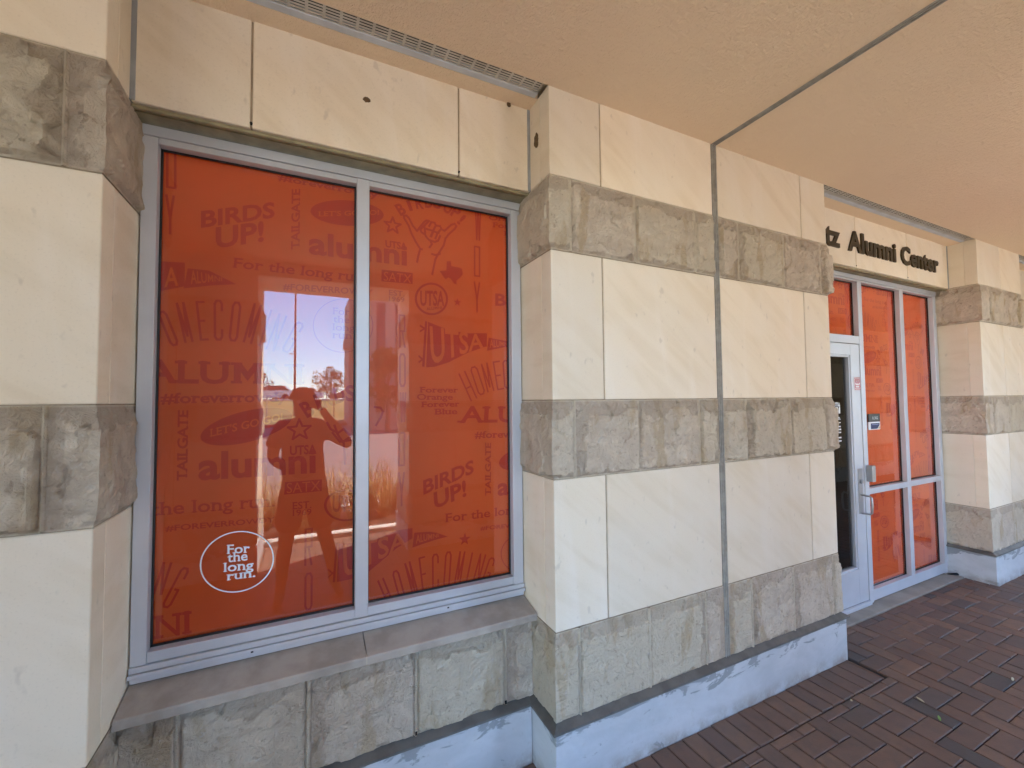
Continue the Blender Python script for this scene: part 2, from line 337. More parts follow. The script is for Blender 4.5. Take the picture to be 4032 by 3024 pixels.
def clipbuild(mb, name, mat, parent, rects, yy=None):
    me = bpy.data.meshes.new('tmp'); me.from_pydata(mb.v, [], mb.f); out = []
    for (x0, x1, z0, z1) in rects:
        bm = bmesh.new(); bm.from_mesh(me)
        for co, no in (((x0, 0, 0), (-1, 0, 0)), ((x1, 0, 0), (1, 0, 0)), ((0, 0, z0), (0, 0, -1)), ((0, 0, z1), (0, 0, 1))):
            bmesh.ops.bisect_plane(bm, geom=bm.verts[:]+bm.edges[:]+bm.faces[:], plane_co=co, plane_no=no, clear_outer=True)
        m2 = MB(); m2.addbm(bm, .5)
        if m2.v: out.append(m2.build(name, mat, parent, fix=False))
    return out
TXT=[
  ('BIRDS','b',(-0.3571,2.2489),(-0.1197,2.3303),(-0.358,2.3071)) ,
  ('UP!','b',(-0.3108,2.1791),(-0.1558,2.2305),(-0.3119,2.253)) ,
  ('TAILGATE','s',(-0.0322,2.2159),(-0.032,2.4619),(-0.0607,2.2084)) ,
  ('#foreverrowdy','s',(-0.1112,2.4802),(0.2698,2.4841),(-0.1104,2.505)) ,
  ("LET'S GO GO!",'sL',(0.0384,2.3609),(0.2758,2.4117),(0.0382,2.3809)) ,
  ('alumni','b',(0.0022,2.2038),(0.3973,2.2064),(0.0015,2.2914)) ,
  ('UTSA','b',(0.3039,2.2742),(0.3973,2.2745),(0.3026,2.3032)) ,
  ('For the long run.','r',(-0.2544,2.1125),(0.2209,2.1091),(-0.2507,2.1498)) ,
  ('#FOREVERROWDY','w',(-0.089,2.0454),(0.251,2.0561),(-0.0881,2.0698)) ,
  ('ALUMNI','L',(-0.3836,2.0351),(-0.2891,2.0559),(-0.3872,2.086)) ,
  ('A','L',(-0.4605,2.015),(-0.4201,2.0252),(-0.4617,2.0813)) ,
  ('ALUMNI','s',(-0.5198,1.6753),(-0.0177,1.6727),(-0.52,1.7541)) ,
  ('#foreverrowdy','s',(-0.4641,1.6017),(-0.071,1.6044),(-0.4647,1.6372)) ,
  ('TAILGATE','s',(-0.3841,1.3256),(-0.3849,1.5758),(-0.4127,1.3269)) ,
  ("LET'S GO GO!",'sL',(-0.3163,1.478),(-0.0843,1.5316),(-0.3167,1.5061)) ,
  ('alumni','b',(-0.3508,1.3259),(0.0356,1.3217),(-0.3522,1.4202)) ,
  ('UTSA','b',(-0.0582,1.3949),(0.0364,1.3954),(-0.0585,1.4292)) ,
  ('SATX','sansL',(0.2955,2.1249),(0.4143,2.1261),(0.2977,2.1643)) ,
  ('SATX','sansL',(-0.0676,1.2479),(0.0509,1.2467),(-0.068,1.2868)) ,
  ('EST.','r',(0.3188,2.064),(0.3852,2.0638),(0.3188,2.087)) ,
  ('1969','r',(0.3188,2.0386),(0.3852,2.0387),(0.3188,2.0592)) ,
  ('EST.','r',(-0.0461,1.1832),(0.0201,1.1812),(-0.0463,1.2102)) ,
  ('1969','r',(-0.0458,1.1577),(0.0203,1.1552),(-0.046,1.1804)) ,
  ('For the long run.','r',(-0.6044,1.2163),(-0.1077,1.2016),(-0.6053,1.2601)) ,
  ('#FOREVERROWDY','w',(-0.4429,1.1537),(-0.1071,1.1423),(-0.4432,1.1728)) ,
  ('UTSA','b',(0.4555,2.0308),(0.567,2.0407),(0.4556,2.0951)) ,
  ('ALUMNI','b',(0.4836,2.0102),(0.5553,2.0238),(0.4824,2.0226)) ,
  ('UTSA','b',(0.0976,1.1574),(0.2105,1.1477),(0.0972,1.22)) ,
  ('UTSA','L',(0.5052,1.769),(0.7577,1.8568),(0.4974,1.9361)) ,
  ('ALUMNI','L',(0.7918,1.8557),(0.8946,1.8698),(0.7907,1.8956)) ,
  ('UTSA','L',(0.1409,0.8872),(0.3941,0.9778),(0.137,1.0155)) ,
  ('ALUMNI','L',(0.4346,0.9794),(0.536,0.9924),(0.4346,1.0171)) ,
  ('Forever','s',(0.4556,1.6396),(0.6323,1.6395),(0.4556,1.6635)) ,
  ('Orange','s',(0.4398,1.6077),(0.6064,1.6065),(0.4398,1.6322)) ,
  ('Forever','s',(0.4623,1.5742),(0.6387,1.575),(0.4624,1.598)) ,
  ('Blue','s',(0.5228,1.5402),(0.6274,1.5399),(0.5229,1.5657)) ,
  ('Forever','s',(0.7899,2.5085),(0.9783,2.5233),(0.79,2.527)) ,
  ('Orange','s',(0.7911,2.4808),(0.978,2.4985),(0.7927,2.5036)) ,
  ('Forever','s',(0.8148,2.4481),(1.0091,2.4648),(0.8158,2.4722)) ,
  ('Blue','s',(0.876,2.4163),(0.9928,2.4267),(0.8762,2.4392)) ,
  ('ALUMNI','s',(0.6391,1.5001),(1.2174,1.4902),(0.6446,1.5742)) ,
  ('#foreverrowdy','s',(0.7117,1.4255),(1.1147,1.413),(0.7119,1.4563)) ,
  ('TAILGATE','s',(0.7919,1.149),(0.794,1.3984),(0.7638,1.1519)) ,
  ('alumni','b',(0.8268,1.1468),(1.1745,1.148),(0.8275,1.2252)) ,
  ('BIRDS','b',(0.4686,1.188),(0.7068,1.2655),(0.4673,1.2466)) ,
  ('UP!','b',(0.5182,1.1199),(0.67,1.1631),(0.5142,1.1881)) ,
  ('For the long run.','r',(0.5709,1.0529),(1.0736,1.0472),(0.5711,1.0911)) ,
  ('#FOREVERROWDY','w',(0.7371,0.9936),(1.0993,0.9754),(0.7372,1.0113)) ,
  ('BIRDS','b',(0.8225,2.0634),(1.1004,2.0774),(0.823,2.1195)) ,
  ('NI','s',(-0.4633,0.7901),(-0.368,0.7858),(-0.4647,0.8679)) ,
]
LET= [('O',(-0.4667,1.9253),(-0.4267,1.8101),0.02),('M',(-0.4144,1.9616),(-0.3863,1.8237),0.021),('E',(-0.3552,1.9712),(-0.3401,1.8338),0.021),('C',(-0.3,1.9811),(-0.2969,1.8361),0.022),('O',(-0.2408,1.9793),(-0.2517,1.8349),0.023),('M',(-0.1728,1.9774),(-0.2053,1.8299),0.024),('I',(-0.1278,1.9594),(-0.1656,1.8196),0.024),('N',(-0.088,1.9436),(-0.1305,1.8056),0.025),('G',(-0.0256,1.9163),(-0.0782,1.8015),0.025),('D',(-0.4499,2.5468),(-0.447,2.3788),0.023),('Y',(-0.4498,2.3487),(-0.4474,2.2102),0.021),('H',(0.6506,1.7314),(0.7092,1.6073),0.03),('O',(0.7067,1.7586),(0.7511,1.6318),0.031),('M',(0.7627,1.7764),(0.7958,1.6463),0.031),('E',(0.8259,1.7883),(0.8481,1.6563),0.032),('C',(0.8774,1.7946),(0.8865,1.6619),0.033),('H',(0.2862,0.8507),(0.3304,0.7339),0.021),('O',(0.3461,0.8748),(0.3785,0.7494),0.022),('M',(0.3981,0.9014),(0.4344,0.7575),0.022),('E',(0.4614,0.9137),(0.4782,0.7684),0.023),('C',(0.5219,0.9171),(0.5229,0.7663),0.024),('O',(0.5833,0.9174),(0.572,0.7667),0.024),('M',(0.6486,0.9083),(0.6223,0.7672),0.025),('I',(0.6969,0.8956),(0.6663,0.7657),0.026),('N',(0.7501,0.88),(0.7111,0.7571),0.026),('G',(0.7981,0.8544),(0.7529,0.7421),0.027),('N',(-0.4348,1.0436),(-0.461,0.9417),0.021),('G',(-0.3823,1.0154),(-0.4373,0.8931),0.021),('W',(0.7363,2.5304),(0.7352,2.3722),0.026),('D',(0.73,2.3379),(0.7291,2.1964),0.025),('Y',(0.7281,2.1657),(0.7279,2.0239),0.026),('R',(0.3744,1.9791),(0.3763,1.8392),0.022),('O',(0.3763,1.8077),(0.377,1.6675),0.022),('W',(0.3794,1.6374),(0.3794,1.5125),0.021),('D',(0.3749,1.4631),(0.3737,1.3228),0.022),('Y',(0.373,1.2912),(0.3731,1.15),0.022),('R',(0.0109,1.0996),(0.0107,0.9603),0.022),('O',(0.0123,0.9259),(0.0121,0.7876),0.022),('b',(0.355,2.4732),(0.3821,2.4336),0.034),('i',(0.4004,2.4977),(0.4157,2.4568),0.016),('r',(0.4467,2.5196),(0.4561,2.4726),0.035),('d',(0.4941,2.5355),(0.4959,2.4846),0.036),('s',(0.5393,2.5414),(0.5326,2.4897),0.037),('u',(0.5986,2.5304),(0.5765,2.4771),0.038),('p',(0.639,2.5118),(0.6117,2.4627),0.038),('!',(0.6696,2.4778),(0.6352,2.4353),0.018),('b',(-0.0129,1.6002),(0.0172,1.5485),0.037),('i',(0.03,1.6292),(0.0506,1.5699),0.018),('r',(0.0671,1.6403),(0.0846,1.5842),0.039),('d',(0.1154,1.6591),(0.1263,1.5987),0.04),('s',(0.1614,1.667),(0.1653,1.6059),0.041)]
ov1 = ((0.1514,2.3957),(0.2955,2.4134),(0.1512,2.4501))
ov2 = ((-0.199,1.5121),(-0.0513,1.5465),(-0.2027,1.571))
ov3 = ((0.9433,1.3136),(1.0511,1.3278),(0.9439,1.3645))
satx1 = [(0.2878,2.1722),(0.4217,2.1735),(0.4211,2.1237),(0.2862,2.1208)]
satx2 = [(-0.0743,1.291),(0.0573,1.2907),(0.057,1.244),(-0.0764,1.2431)]
penA = [(-0.5036,2.1046),(-0.4028,2.1106),(-0.4023,2.0242),(-0.4926,1.9916)]
penA2 = [(-0.394,2.0911),(-0.3303,2.0908),(-0.2443,2.0493),(-0.3245,2.0356),(-0.405,2.0163)]
pen1 = [(0.4911,1.9588),(0.5863,1.9273),(0.6801,1.9182),(0.7781,1.9241),(0.7761,1.8616),(0.6796,1.8259),(0.5857,1.7777),(0.521,1.7557),(0.4819,1.7523)]
pen1p = [(0.4773,1.9609),(0.4873,1.9604),(0.4744,1.7545),(0.4632,1.7555)]
pen1s = [(0.7865,1.9033),(0.8948,1.8903),(0.9707,1.8755),(0.8945,1.8671),(0.7774,1.8391)]
pen1t = [[(0.4554,1.9438),(0.4835,1.927),(0.4797,1.9205),(0.4523,1.9355)],[(0.4523,1.9157),(0.4835,1.9364),(0.486,1.9303),(0.4554,1.9097)],[(0.4491,1.8074),(0.4757,1.7837),(0.4707,1.7773),(0.446,1.7999)],[(0.446,1.7766),(0.4758,1.7992),(0.4782,1.793),(0.4497,1.7705)]]
pen2 = [(0.1207,1.0249),(0.2443,1.015),(0.3502,1.0464),(0.4202,1.0478),(0.4202,1.0034),(0.3503,0.97),(0.2378,0.8922),(0.1772,0.8753),(0.1151,0.8732)]
pen2p = [(0.1094,1.0283),(0.1174,1.0271),(0.1087,0.8745),(0.0997,0.8755)]
pen2s = [(0.4279,1.0266),(0.4958,1.0217),(0.5305,1.0115),(0.58,0.9874),(0.5304,0.9831),(0.4615,0.9714),(0.4199,0.9633)]
pen2t = [[(0.0828,0.9337),(0.1052,0.9092),(0.1021,0.9047),(0.0796,0.9274)],[(0.0814,0.9),(0.1068,0.9226),(0.1084,0.9155),(0.083,0.8946)]]
texas = [(0.5796,2.2476),(0.5995,2.2502),(0.6007,2.2277),(0.6376,2.226),(0.6531,2.2214),(0.6578,2.1958),(0.6407,2.1754),(0.6258,2.1626),(0.6271,2.1452),(0.6137,2.1464),(0.6004,2.1662),(0.5872,2.1731),(0.574,2.1631),(0.5642,2.1716),(0.5558,2.1834),(0.5448,2.1981),(0.5775,2.2041)]
hand = [[(0.3821,2.4256),(0.3943,2.4296),(0.4065,2.4175),(0.4218,2.3888),(0.4416,2.3671),(0.4528,2.3847),(0.4749,2.4151),(0.4844,2.4231),(0.4971,2.4228)],[(0.3821,2.4256),(0.3851,2.4136),(0.4034,2.3857),(0.4156,2.3534),(0.4341,2.3188),(0.4558,2.2875),(0.4465,2.2516),(0.4415,2.2259)],[(0.4971,2.4228),(0.4843,2.4091),(0.456,2.3758),(0.4622,2.3642),(0.4779,2.3572),(0.4842,2.3456),(0.4969,2.3349),(0.5225,2.3293),(0.5387,2.3382),(0.5485,2.3622)],[(0.4748,2.3979),(0.4779,2.3636)],[(0.497,2.3986),(0.5067,2.4194),(0.5227,2.419),(0.5279,2.4071),(0.5162,2.3826),(0.5033,2.3518)],[(0.5279,2.4071),(0.5487,2.4074),(0.5538,2.3954),(0.5356,2.373),(0.5258,2.3458)],[(0.4843,2.3837),(0.5162,2.3794),(0.5065,2.3523)],[(0.513,2.3789),(0.542,2.3741)],[(0.5538,2.3954),(0.5682,2.3881),(0.6015,2.423),(0.6183,2.4311),(0.627,2.4208),(0.6182,2.4062),(0.588,2.3751),(0.5734,2.3533),(0.5647,2.3197),(0.5418,2.2809),(0.5255,2.2499),(0.5106,2.178)],[(0.5033,2.3295),(0.5096,2.3177),(0.4981,2.3001)],[(0.5095,2.2718),(0.5256,2.269),(0.5483,2.2786)],[(0.4558,2.2875),(0.464,2.2868)]]
hand2 = [[(0.0748,1.5174),(0.0887,1.491),(0.113,1.4751),(0.1024,1.5054)],[(0.113,1.4713),(0.1374,1.4891),(0.166,1.4577),(0.1342,1.4366),(0.113,1.4713)],[(0.0956,1.4758),(0.1237,1.4372),(0.166,1.4426)],[(0.1377,1.4364),(0.1415,1.3912),(0.1438,1.346)]]
tex2 = [[(0.2594,1.5779),(0.2845,1.5743),(0.294,1.5578),(0.2846,1.5319),(0.2658,1.5)]]
tcirc = ((0.1363,1.9174),(0.2532,1.9253),(0.1357,2.0299))
ring1 = ((0.5078,2.0651),(0.5848,2.068),(0.5105,2.14))
ring2 = ((0.1477,1.1771),(0.2301,1.1677),(0.1474,1.2421))
ring3 = ((0.9423,0.8524),(1.0444,0.8359),(0.9433,0.9407))
dec = ((-0.2238,1.0156),(-0.1076,1.0084),(-0.2235,1.1271))
star1 = ((0.3342,2.3738),(0.3342,2.4107))
star2 = ((-0.025,1.4916),(-0.0267,1.5343))
star3 = ((0.63,2.0606),(0.6301,2.0807))
star4 = ((0.66,0.964),(0.6616,0.9937))
DECT=[('For', (-0.2574, 1.0493), (-0.1869, 1.0433), (-0.2578, 1.0812)),('the', (-0.2569, 1.0187), (-0.1936, 1.016), (-0.2574, 1.0519)),('long', (-0.2666, 0.986), (-0.1744, 0.9803), (-0.2671, 1.0178)),('run.', (-0.256, 0.9537), (-0.1681, 0.9507), (-0.2564, 0.9829))]
# ---------------- levels (m) ----------------
ZB, Z3, Z2B, Z2T, Z1B, Z1T, ZC = .262, .628, 1.264, 1.598, 2.252, 2.580, 2.974
J = .0035
def block(mb, x0, x1, y0, y1, z0, z1): mb.box(x0+J, x1-J, y0, y1, z0+J, z1-J, .0025)
def flashing(mb, path, proj=.034):
    # sloped metal strip following a wall line: inner top edge at the wall, outer lower edge proud of the plinth
    n = len(path); inn = []; outp = []
    for i, (x, y) in enumerate(path):
        ds = []
        if i > 0: a = Vector((x-path[i-1][0], y-path[i-1][1])).normalized(); ds.append(Vector((a.y, -a.x)))
        if i < n-1: a = Vector((path[i+1][0]-x, path[i+1][1]-y)).normalized(); ds.append(Vector((a.y, -a.x)))
        nm = ds[0]+ds[1] if len(ds) > 1 else ds[0]
        inn.append((x, y)); outp.append((x+nm.x*proj, y+nm.y*proj))
    vs = [(x, y, ZB+.008) for x, y in inn]+[(x, y, ZB-.010) for x, y in outp]+[(x, y, ZB-.020) for x, y in outp]+[(x, y, ZB-.020) for x, y in inn]
    fs = [(k*n+i, k*n+i+1, ((k+1) % 4)*n+i+1, ((k+1) % 4)*n+i) for k in range(4) for i in range(n-1)]+[(0, n, 2*n, 3*n), (n-1, 4*n-1, 3*n-1, 2*n-1)]
    mb.add(vs, fs, .5)
def pier(root, x0, x1, fj, bj, left=True, right=True, yb=.36, gap=None, res=.007, seed=1, y0=0., back=False):
    """fj: front joints of smooth courses, bj: list of 3 joint lists for the rough bands (absolute x)"""
    S = 1
    mo = MB()
    spans = [(x0, x1)] if not gap else [(x0, gap[0]), (gap[1], x1)]
    for a, b in spans: mo.box(a+.004, b-.004, y0+.004, y0+yb+.25, 0, ZC, var=.5)
    mo.build('mortar_bed', MORT, root)
    for z0, z1 in ((Z3, Z2B), (Z2T, Z1B), (Z1T, ZC)):
        sm = MB()
        for a, b in spans:
            cuts = [a]+[q for q in fj if a < q < b]+[b]
            for i, (p, q) in enumerate(zip(cuts, cuts[1:])):
                dp = .083 if (i == 0 and a == x0) or (i == len(cuts)-2 and b == x1) else .06
                block(sm, p if (p, q) and p != x0 else p-J, q if q != x1 else q+J, y0, y0+dp, z0, z1 if z1 < ZC else ZC+.01)
        if left: block(sm, x0-J, x0+.1, y0+.083, y0+yb, z0, z1 if z1 < ZC else ZC+.01)
        if right: block(sm, x1-.1, x1+J, y0+.083, y0+yb, z0, z1 if z1 < ZC else ZC+.01)
        sm.build('smooth_course', LIME, root)
    for k, (z0, z1) in enumerate(((ZB, Z3), (Z2B, Z2T), (Z1B, Z1T))):
        rb = MB()
        for gi, (a, b) in enumerate(spans):
            path = ([(x0, y0+yb)] if left and a == x0 else [])+[(a, y0), (b, y0)]+([(x1, y0+yb)] if right and b == x1 else [])
            s0 = yb if left and a == x0 else 0
            rough_strip(rb, path, z0, z1, [q-a+s0 for q in bj[k] if a < q < b], res, seed+k*7+gi*3, amp=(.55 if k == 0 else 1.))
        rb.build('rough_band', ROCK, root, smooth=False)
    pl = MB(); pl.box(x0-.024, x1+.005, y0-.03, y0+yb, -.02, ZB-.012, .003, var=.5)
    pl.build('plinth', PLIN, root)
    fl = MB(); path = ([(x0, y0+yb)] if left else [])+[(x0, y0), (x1, y0)]+([(x1, y0+yb)] if right else [])
    flashing(fl, path); fl.build('flashing', FLASH, root)
# ---- piers of the facade
p1 = thing('stone_pier', (-1.4, .1, 0), 'banded limestone pier at the far left, beside the wide window', 'stone pier', None)
pier(p1, -2.4, -.523, [-1.45], [[-.62, -1.05, -1.5], [-.625, -1.0, -1.5], [-.605, -1.0, -1.4]], left=False, seed=11, yb=.36)
p2 = thing('stone_pier', (1.97, .1, 0), 'wide banded limestone pier split by a dark vertical expansion joint, between window and door', 'stone pier')
pier(p2, .941, 2.998, [1.215, 2.738], [[1.057, 1.448, 1.822, 2.169, 2.535, 2.931], [1.046, 1.409, 1.805, 2.163, 2.557, 2.91], [1.042, 1.405, 1.803, 2.142, 2.541, 2.913]], gap=(1.955, 1.992), seed=23)
jb = MB()
for i in range(5): jb.box(1.957+.0068*i, 1.9618+.0068*i, -.004 if i % 2 == 0 else .001, .05, ZB, ZC, .0006, var=.2+.15*i)
jb.box(1.955, 1.992, .006, .06, ZB, ZC, var=.5)
ej = jb.build('expansion_joint', RUB, p2)
p3 = thing('stone_pier', (5.76, .1, 0), 'narrow banded limestone pier at the far right, beyond the entrance', 'stone pier')
pier(p3, 5.275, 6.243, [5.763], [[5.42, 5.76, 6.1], [5.42, 5.8, 6.1], [5.45, 5.76, 6.1]], seed=37, res=.011)
# ---- recessed wall under the wide window, lintel, sill
ap = thing('apron_wall', (.209, .25, 0), 'low wall of pale split-faced stone blocks under the wide window', 'low wall')
mb = MB(); mb.box(-.523, .941, .204, .5, 0, .61, var=.5); mb.build('mortar_bed', MORT, ap)
mb = MB(); rough_strip(mb, [(-.523, .2), (.941, .2)], ZB, .612, [-.369+.523, .014+.523, .404+.523, .8+.523], .006, 51, .8, .0075, .010)
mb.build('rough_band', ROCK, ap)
mb = MB(); mb.box(-.5, .915, .17, .45, -.02, ZB-.012, .003, var=.5); mb.build('plinth', PLIN, ap)
mb = MB(); flashing(mb, [(-.523, .2), (.915, .2)], .034); mb.build('flashing', FLASH, ap)
mb = MB()
for x in (.016, .404, .798): mb.box(x-.004, x+.004, .190, .202, ZB+.008, ZB+.022, var=.5)
mb.build('weep_hole', BLACK, ap)
sl_ = thing('window_sill', (.209, .2, .62), 'brown-grey stone ledge sloping out below the wide window', 'sill')
mb = MB()
for a, b in ((-.519, .2085), (.2115, .937)): mb.prism([(.150, .618), (.150, .644), (.153, .648), (.34, .690), (.34, .618)], a, b, 'x')
o = mb.build('sill_slab', SILL, sl_)
mb = MB(); mb.box(.2085, .2115, .151, .30, .62, .646, var=.5); mb.build('joint', plain('pale_joint', (.50, .43, .32), .8), sl_)
def lintel(root, x0, x1, yf, js, ztop=ZC+.01):
    mb = MB(); c = [x0]+js+[x1]
    for a, b in zip(c, c[1:]): mb.box(a+J, b-J, yf, yf+.1, 2.580, ztop, .0025)
    mb.build('lintel_panel', LIME, root)
    mb = MB(); mb.box(x0+.01, x1-.01, yf+.006, yf+.095, 2.586, ztop, var=.5); mb.build('mortar_bed', MORT, root)
    mb = MB()
    for q in js: mb.tube([(q, yf-.002, 2.597), (q, yf+.01, 2.597)], .0045, 8)
    mb.build('weep_hole', BLACK, root)
    mb = MB(); mb.box(x0, x1, yf+.012, yf+.026, 2.566, 2.5795, .002, var=.5); mb.box(x0, x1, yf+.045, .30, 2.572, 2.5795, var=.5)
    mb.build('sealant_bead', plain('cream_sealant', (.30, .26, .15), .6, var=.3, scale=14), root)
    mb = MB(); mb.box(x1-.0005, x1+.0005, yf+.0, yf+.08, 2.58, ZC, var=.5)
    for a in ((x0-.003, x0+.014), (x1-.014, x1+.003)): mb.box(a[0], a[1], yf-.003, yf+.02, 2.582, ZC, .002, var=.5)
    mb.build('grey_sealant', GREY, root)
lt = thing('lintel', (.209, .2, 2.58), 'three pale veined limestone panels spanning above the wide window', 'lintel')
lintel(lt, -.523, .941, .177, [-.187, .589])
lt2 = thing('lintel', (4.13, .2, 2.58), 'limestone panels above the glazed entrance, behind the dark lettering', 'lintel')
lintel(lt2, 2.998, 5.275, .190, [3.7486, 4.5296])
# wall above glass, closing behind
# ---- ceiling
def ceilbox(mb, x0, x1, y0, y1): mb.box(x0, x1, y0, y1, ZC, ZC+.05, var=.5)
mb = MB()
for a, b in ((-9, 1.957), (1.990, 16)): ceilbox(mb, a, b, -3.25, 0.0)
for a, b in ((-9, -.523+.0), (.941, 2.998), (5.275, 6.243), (8.3, 16)): pass
for a, b in ((-.523, .941), (2.998, 5.275), (6.243, 8.3)): ceilbox(mb, a, b, .098, .6)
cei = mb.build('ceiling', STUC); tag(cei, kind='structure')
mb = MB()
for i in range(5): mb.box(1.957+.0068*i, 1.9618+.0068*i, -3.2, -.003, ZC-(.004 if i % 2 == 0 else -.001), ZC+.04, .0006, var=.2+.15*i)
mb.box(1.956, 1.991, -3.2, -.003, ZC+.006, ZC+.045, var=.5)
tag(mb.build('ceiling_joint', RUB), 'dark ribbed rubber joint strip crossing the tan ceiling', 'joint cover')
def vent(x0, x1, label):
    r = thing('soffit_vent', ((x0+x1)/2, .05, ZC), label, 'vent', 'slotted vents let into the ceiling')
    # perforated face with real slots
    mb = MB(); ya, yb_ = .002, .066; z = ZC+.004; rows = 5; pitch = .056; n = int((x1-x0)/pitch)
    ys = [ya]; rw = (yb_-ya)/rows
    for k in range(rows): ys += [ya+rw*(k+.5)-.0022, ya+rw*(k+.5)+.0022]
    ys.append(yb_)
    for k in range(0, len(ys)-1, 2): mb.add([(x0, ys[k], z), (x1, ys[k], z), (x1, ys[k+1], z), (x0, ys[k+1], z)], [(0, 1, 2, 3)], .5)
    for k in range(1, len(ys)-1, 2):
        x = x0
        while x < x1:
            mb.add([(x, ys[k], z), (min(x+.010, x1), ys[k], z), (min(x+.010, x1), ys[k+1], z), (x, ys[k+1], z)], [(0, 1, 2, 3)], .5); x += pitch
    mb.build('slotted_face', VPERF, r, fix=False)
    mb = MB(); mb.box(x0, x1, ya, yb_, z+.02, z+.03, var=.5); mb.build('vent_cavity', BLACK, r)
    mb = MB(); mb.box(x0, x1, .066, .098, ZC+.001, ZC+.03, .002, var=.5); mb.build('vent_flange', VENT, r)
vent(-.521, .925, 'long grey slotted vent in the ceiling above the wide window')
vent(3.0, 5.262, 'long grey slotted vent in the ceiling above the glazed entrance')
vent(6.245, 8.2, 'grey slotted vent in the ceiling beyond the far right pier')
# ---- window assembly
GY = .325
def frame_box(mb, x0, x1, z0, z1, y0=.28, y1=.345): mb.box(x0, x1, y0, y1, z0, z1, .0015)
win = thing('storefront_window', (.209, .3, .69), 'wide two-pane window with grey metal frame and orange printed film', 'window')
mb = MB(); frame_box(mb, -.518, -.4745, .735, 2.528); frame_box(mb, .886, .936, .735, 2.528); mb.build('frame', ALU, win)
mb = MB(); frame_box(mb, -.518, .936, 2.530, 2.566, .277); frame_box(mb, -.4735, .1795, 2.506, 2.5285, .281); frame_box(mb, .2305, .885, 2.506, 2.5285, .281); mb.build('head_rail', ALU, win)
mb = MB(); frame_box(mb, -.4735, .1795, .737, .772, .281); frame_box(mb, .2305, .885, .737, .772, .281); frame_box(mb, -.519, .937, .716, .7345, .272); frame_box(mb, -.520, .938, .700, .7145, .264); frame_box(mb, -.516, .934, .682, .699, .274); mb.build('bottom_rail', ALU, win)
mb = MB(); frame_box(mb, .180, .230, .7365, 2.529); mb.build('mullion', ALU, win)
mb = MB()
for q in (-.17, .56): mb.box(q-.004, q+.004, .2625, .268, .703, .708, var=.5)
mb.build('weep_hole', BLACK, win)
def gasket(mb, x0, x1, z0, z1, y=GY, t=.006):
    for a in ((x0, x1, z1-t, z1+.004), (x0, x1, z0-.004, z0+t), (x0-.004, x0+t, z0, z1), (x1-t, x1+.004, z0, z1)): mb.box(a[0], a[1], y-.010, y-.002, a[2], a[3], var=.5)
PL = (-.4745, .180, .772, 2.507); PR = (.230, .886, .772, 2.507)
mb = MB()
for q in (PL, PR): gasket(mb, *q)
mb.build('gasket', GASK, win)
def sheet(mb, x0, x1, z0, z1, y): mb.add([(x0, y, z0), (x1, y, z0), (x1, y, z1), (x0, y, z1)], [(0, 1, 2, 3)], .5)
DK, LT = .3314, .3298
dk = MB(); lg = MB()
TRS = {(.5052, 1.769): (.7577, 1.912), (.7918, 1.8557): (.8946, 1.882), (.1409, .8872): (.394, 1.033), (.4346, .9794): (.536, 1.0075), (-.3836, 2.0351): (-.2891, 2.070)}
for s, st, O, B, T in TXT: put_text(lg if 'L' in st else dk, s, st, O, B, T, LT if 'L' in st else DK, None, TRS.get(O))
for ch, a, b, w_ in LET: put_letter(dk, ch, a, b, w_, DK)
for q in (ov1, ov2, ov3): put_poly(dk, ell(*q), DK)
for q in (satx1, satx2, penA, penA2, pen1, pen1p, pen1s, pen2, pen2p, pen2s, texas): put_poly(dk, q, DK)
for q in pen1t+pen2t: put_poly(dk, q, DK)
for q in hand+hand2+tex2: put_line(dk, q, .009, DK)
ring(dk, *ring1, .010, DK); ring(dk, *ring2, .010, DK); ring(dk, *ring3, .005, DK); ring(dk, *tcirc, .003, DK)
for s, dz in (('For', .045), ('the', .012), ('long', -.021), ('run.', -.054)): put_text(dk, s, 'r', (.095, 1.917+dz), (.095+.021*len(s), 1.917+dz), (.095, 1.945+dz), DK, .004)
for q in (star1, star2): 
    s_ = star(*q); put_line(dk, s_, .008, DK, True)
for q in (star3, star4): put_poly(dk, star(*q), DK)
for P_ in (PL, PR):
    mb = MB(); sheet(mb, *P_, .3325); fo = mb.build('orange_film', FILM, win, fix=False); clipbuild(dk, 'printed_pattern', MARK, fo, [P_]); clipbuild(lg, 'printed_lettering', FILM, fo, [P_])
    mb = MB(); sheet(mb, *P_, GY); mb.build('pane', GLASS, win, fix=False)
# white decal
dc = MB(); ring(dc, *dec, .0045, .3222)
for s, O, B, T in DECT: put_text(dc, s, 'r', O, B, T, .3222, .016)
tag(dc.build('window_decal', WHITE, None, fix=False), 'white circle decal reading For the long run, low on the left pane', 'decal')
# ---- entrance
ent = thing('storefront_entrance', (4.13, .3, 0), 'grey metal framed entrance glazing with orange film beside the glass door', 'window')
mb = MB(); frame_box(mb, 3.003, 3.045, .0, 2.519); frame_box(mb, 3.940, 4.000, .002, 2.519); frame_box(mb, 4.600, 4.660, .098, 2.519); frame_box(mb, 5.205, 5.262, .002, 2.519); mb.build('frame', ALU, ent)
mb = MB(); frame_box(mb, 3.003, 5.262, 2.536, 2.571, .277); frame_box(mb, 3.003, 5.262, 2.520, 2.534, .281); mb.build('head_rail', ALU, ent)
mb = MB(); frame_box(mb, 4.001, 4.599, .834, .880, .2815); frame_box(mb, 4.661, 5.204, .834, .880, .2815); mb.build('middle_rail', ALU, ent)
mb = MB(); frame_box(mb, 4.001, 5.204, .012, .097, .2815); mb.build('bottom_rail', ALU, ent)
mb = MB(); frame_box(mb, 3.046, 3.939, 2.020, 2.083, .2815); mb.build('transom_bar', ALU, ent)
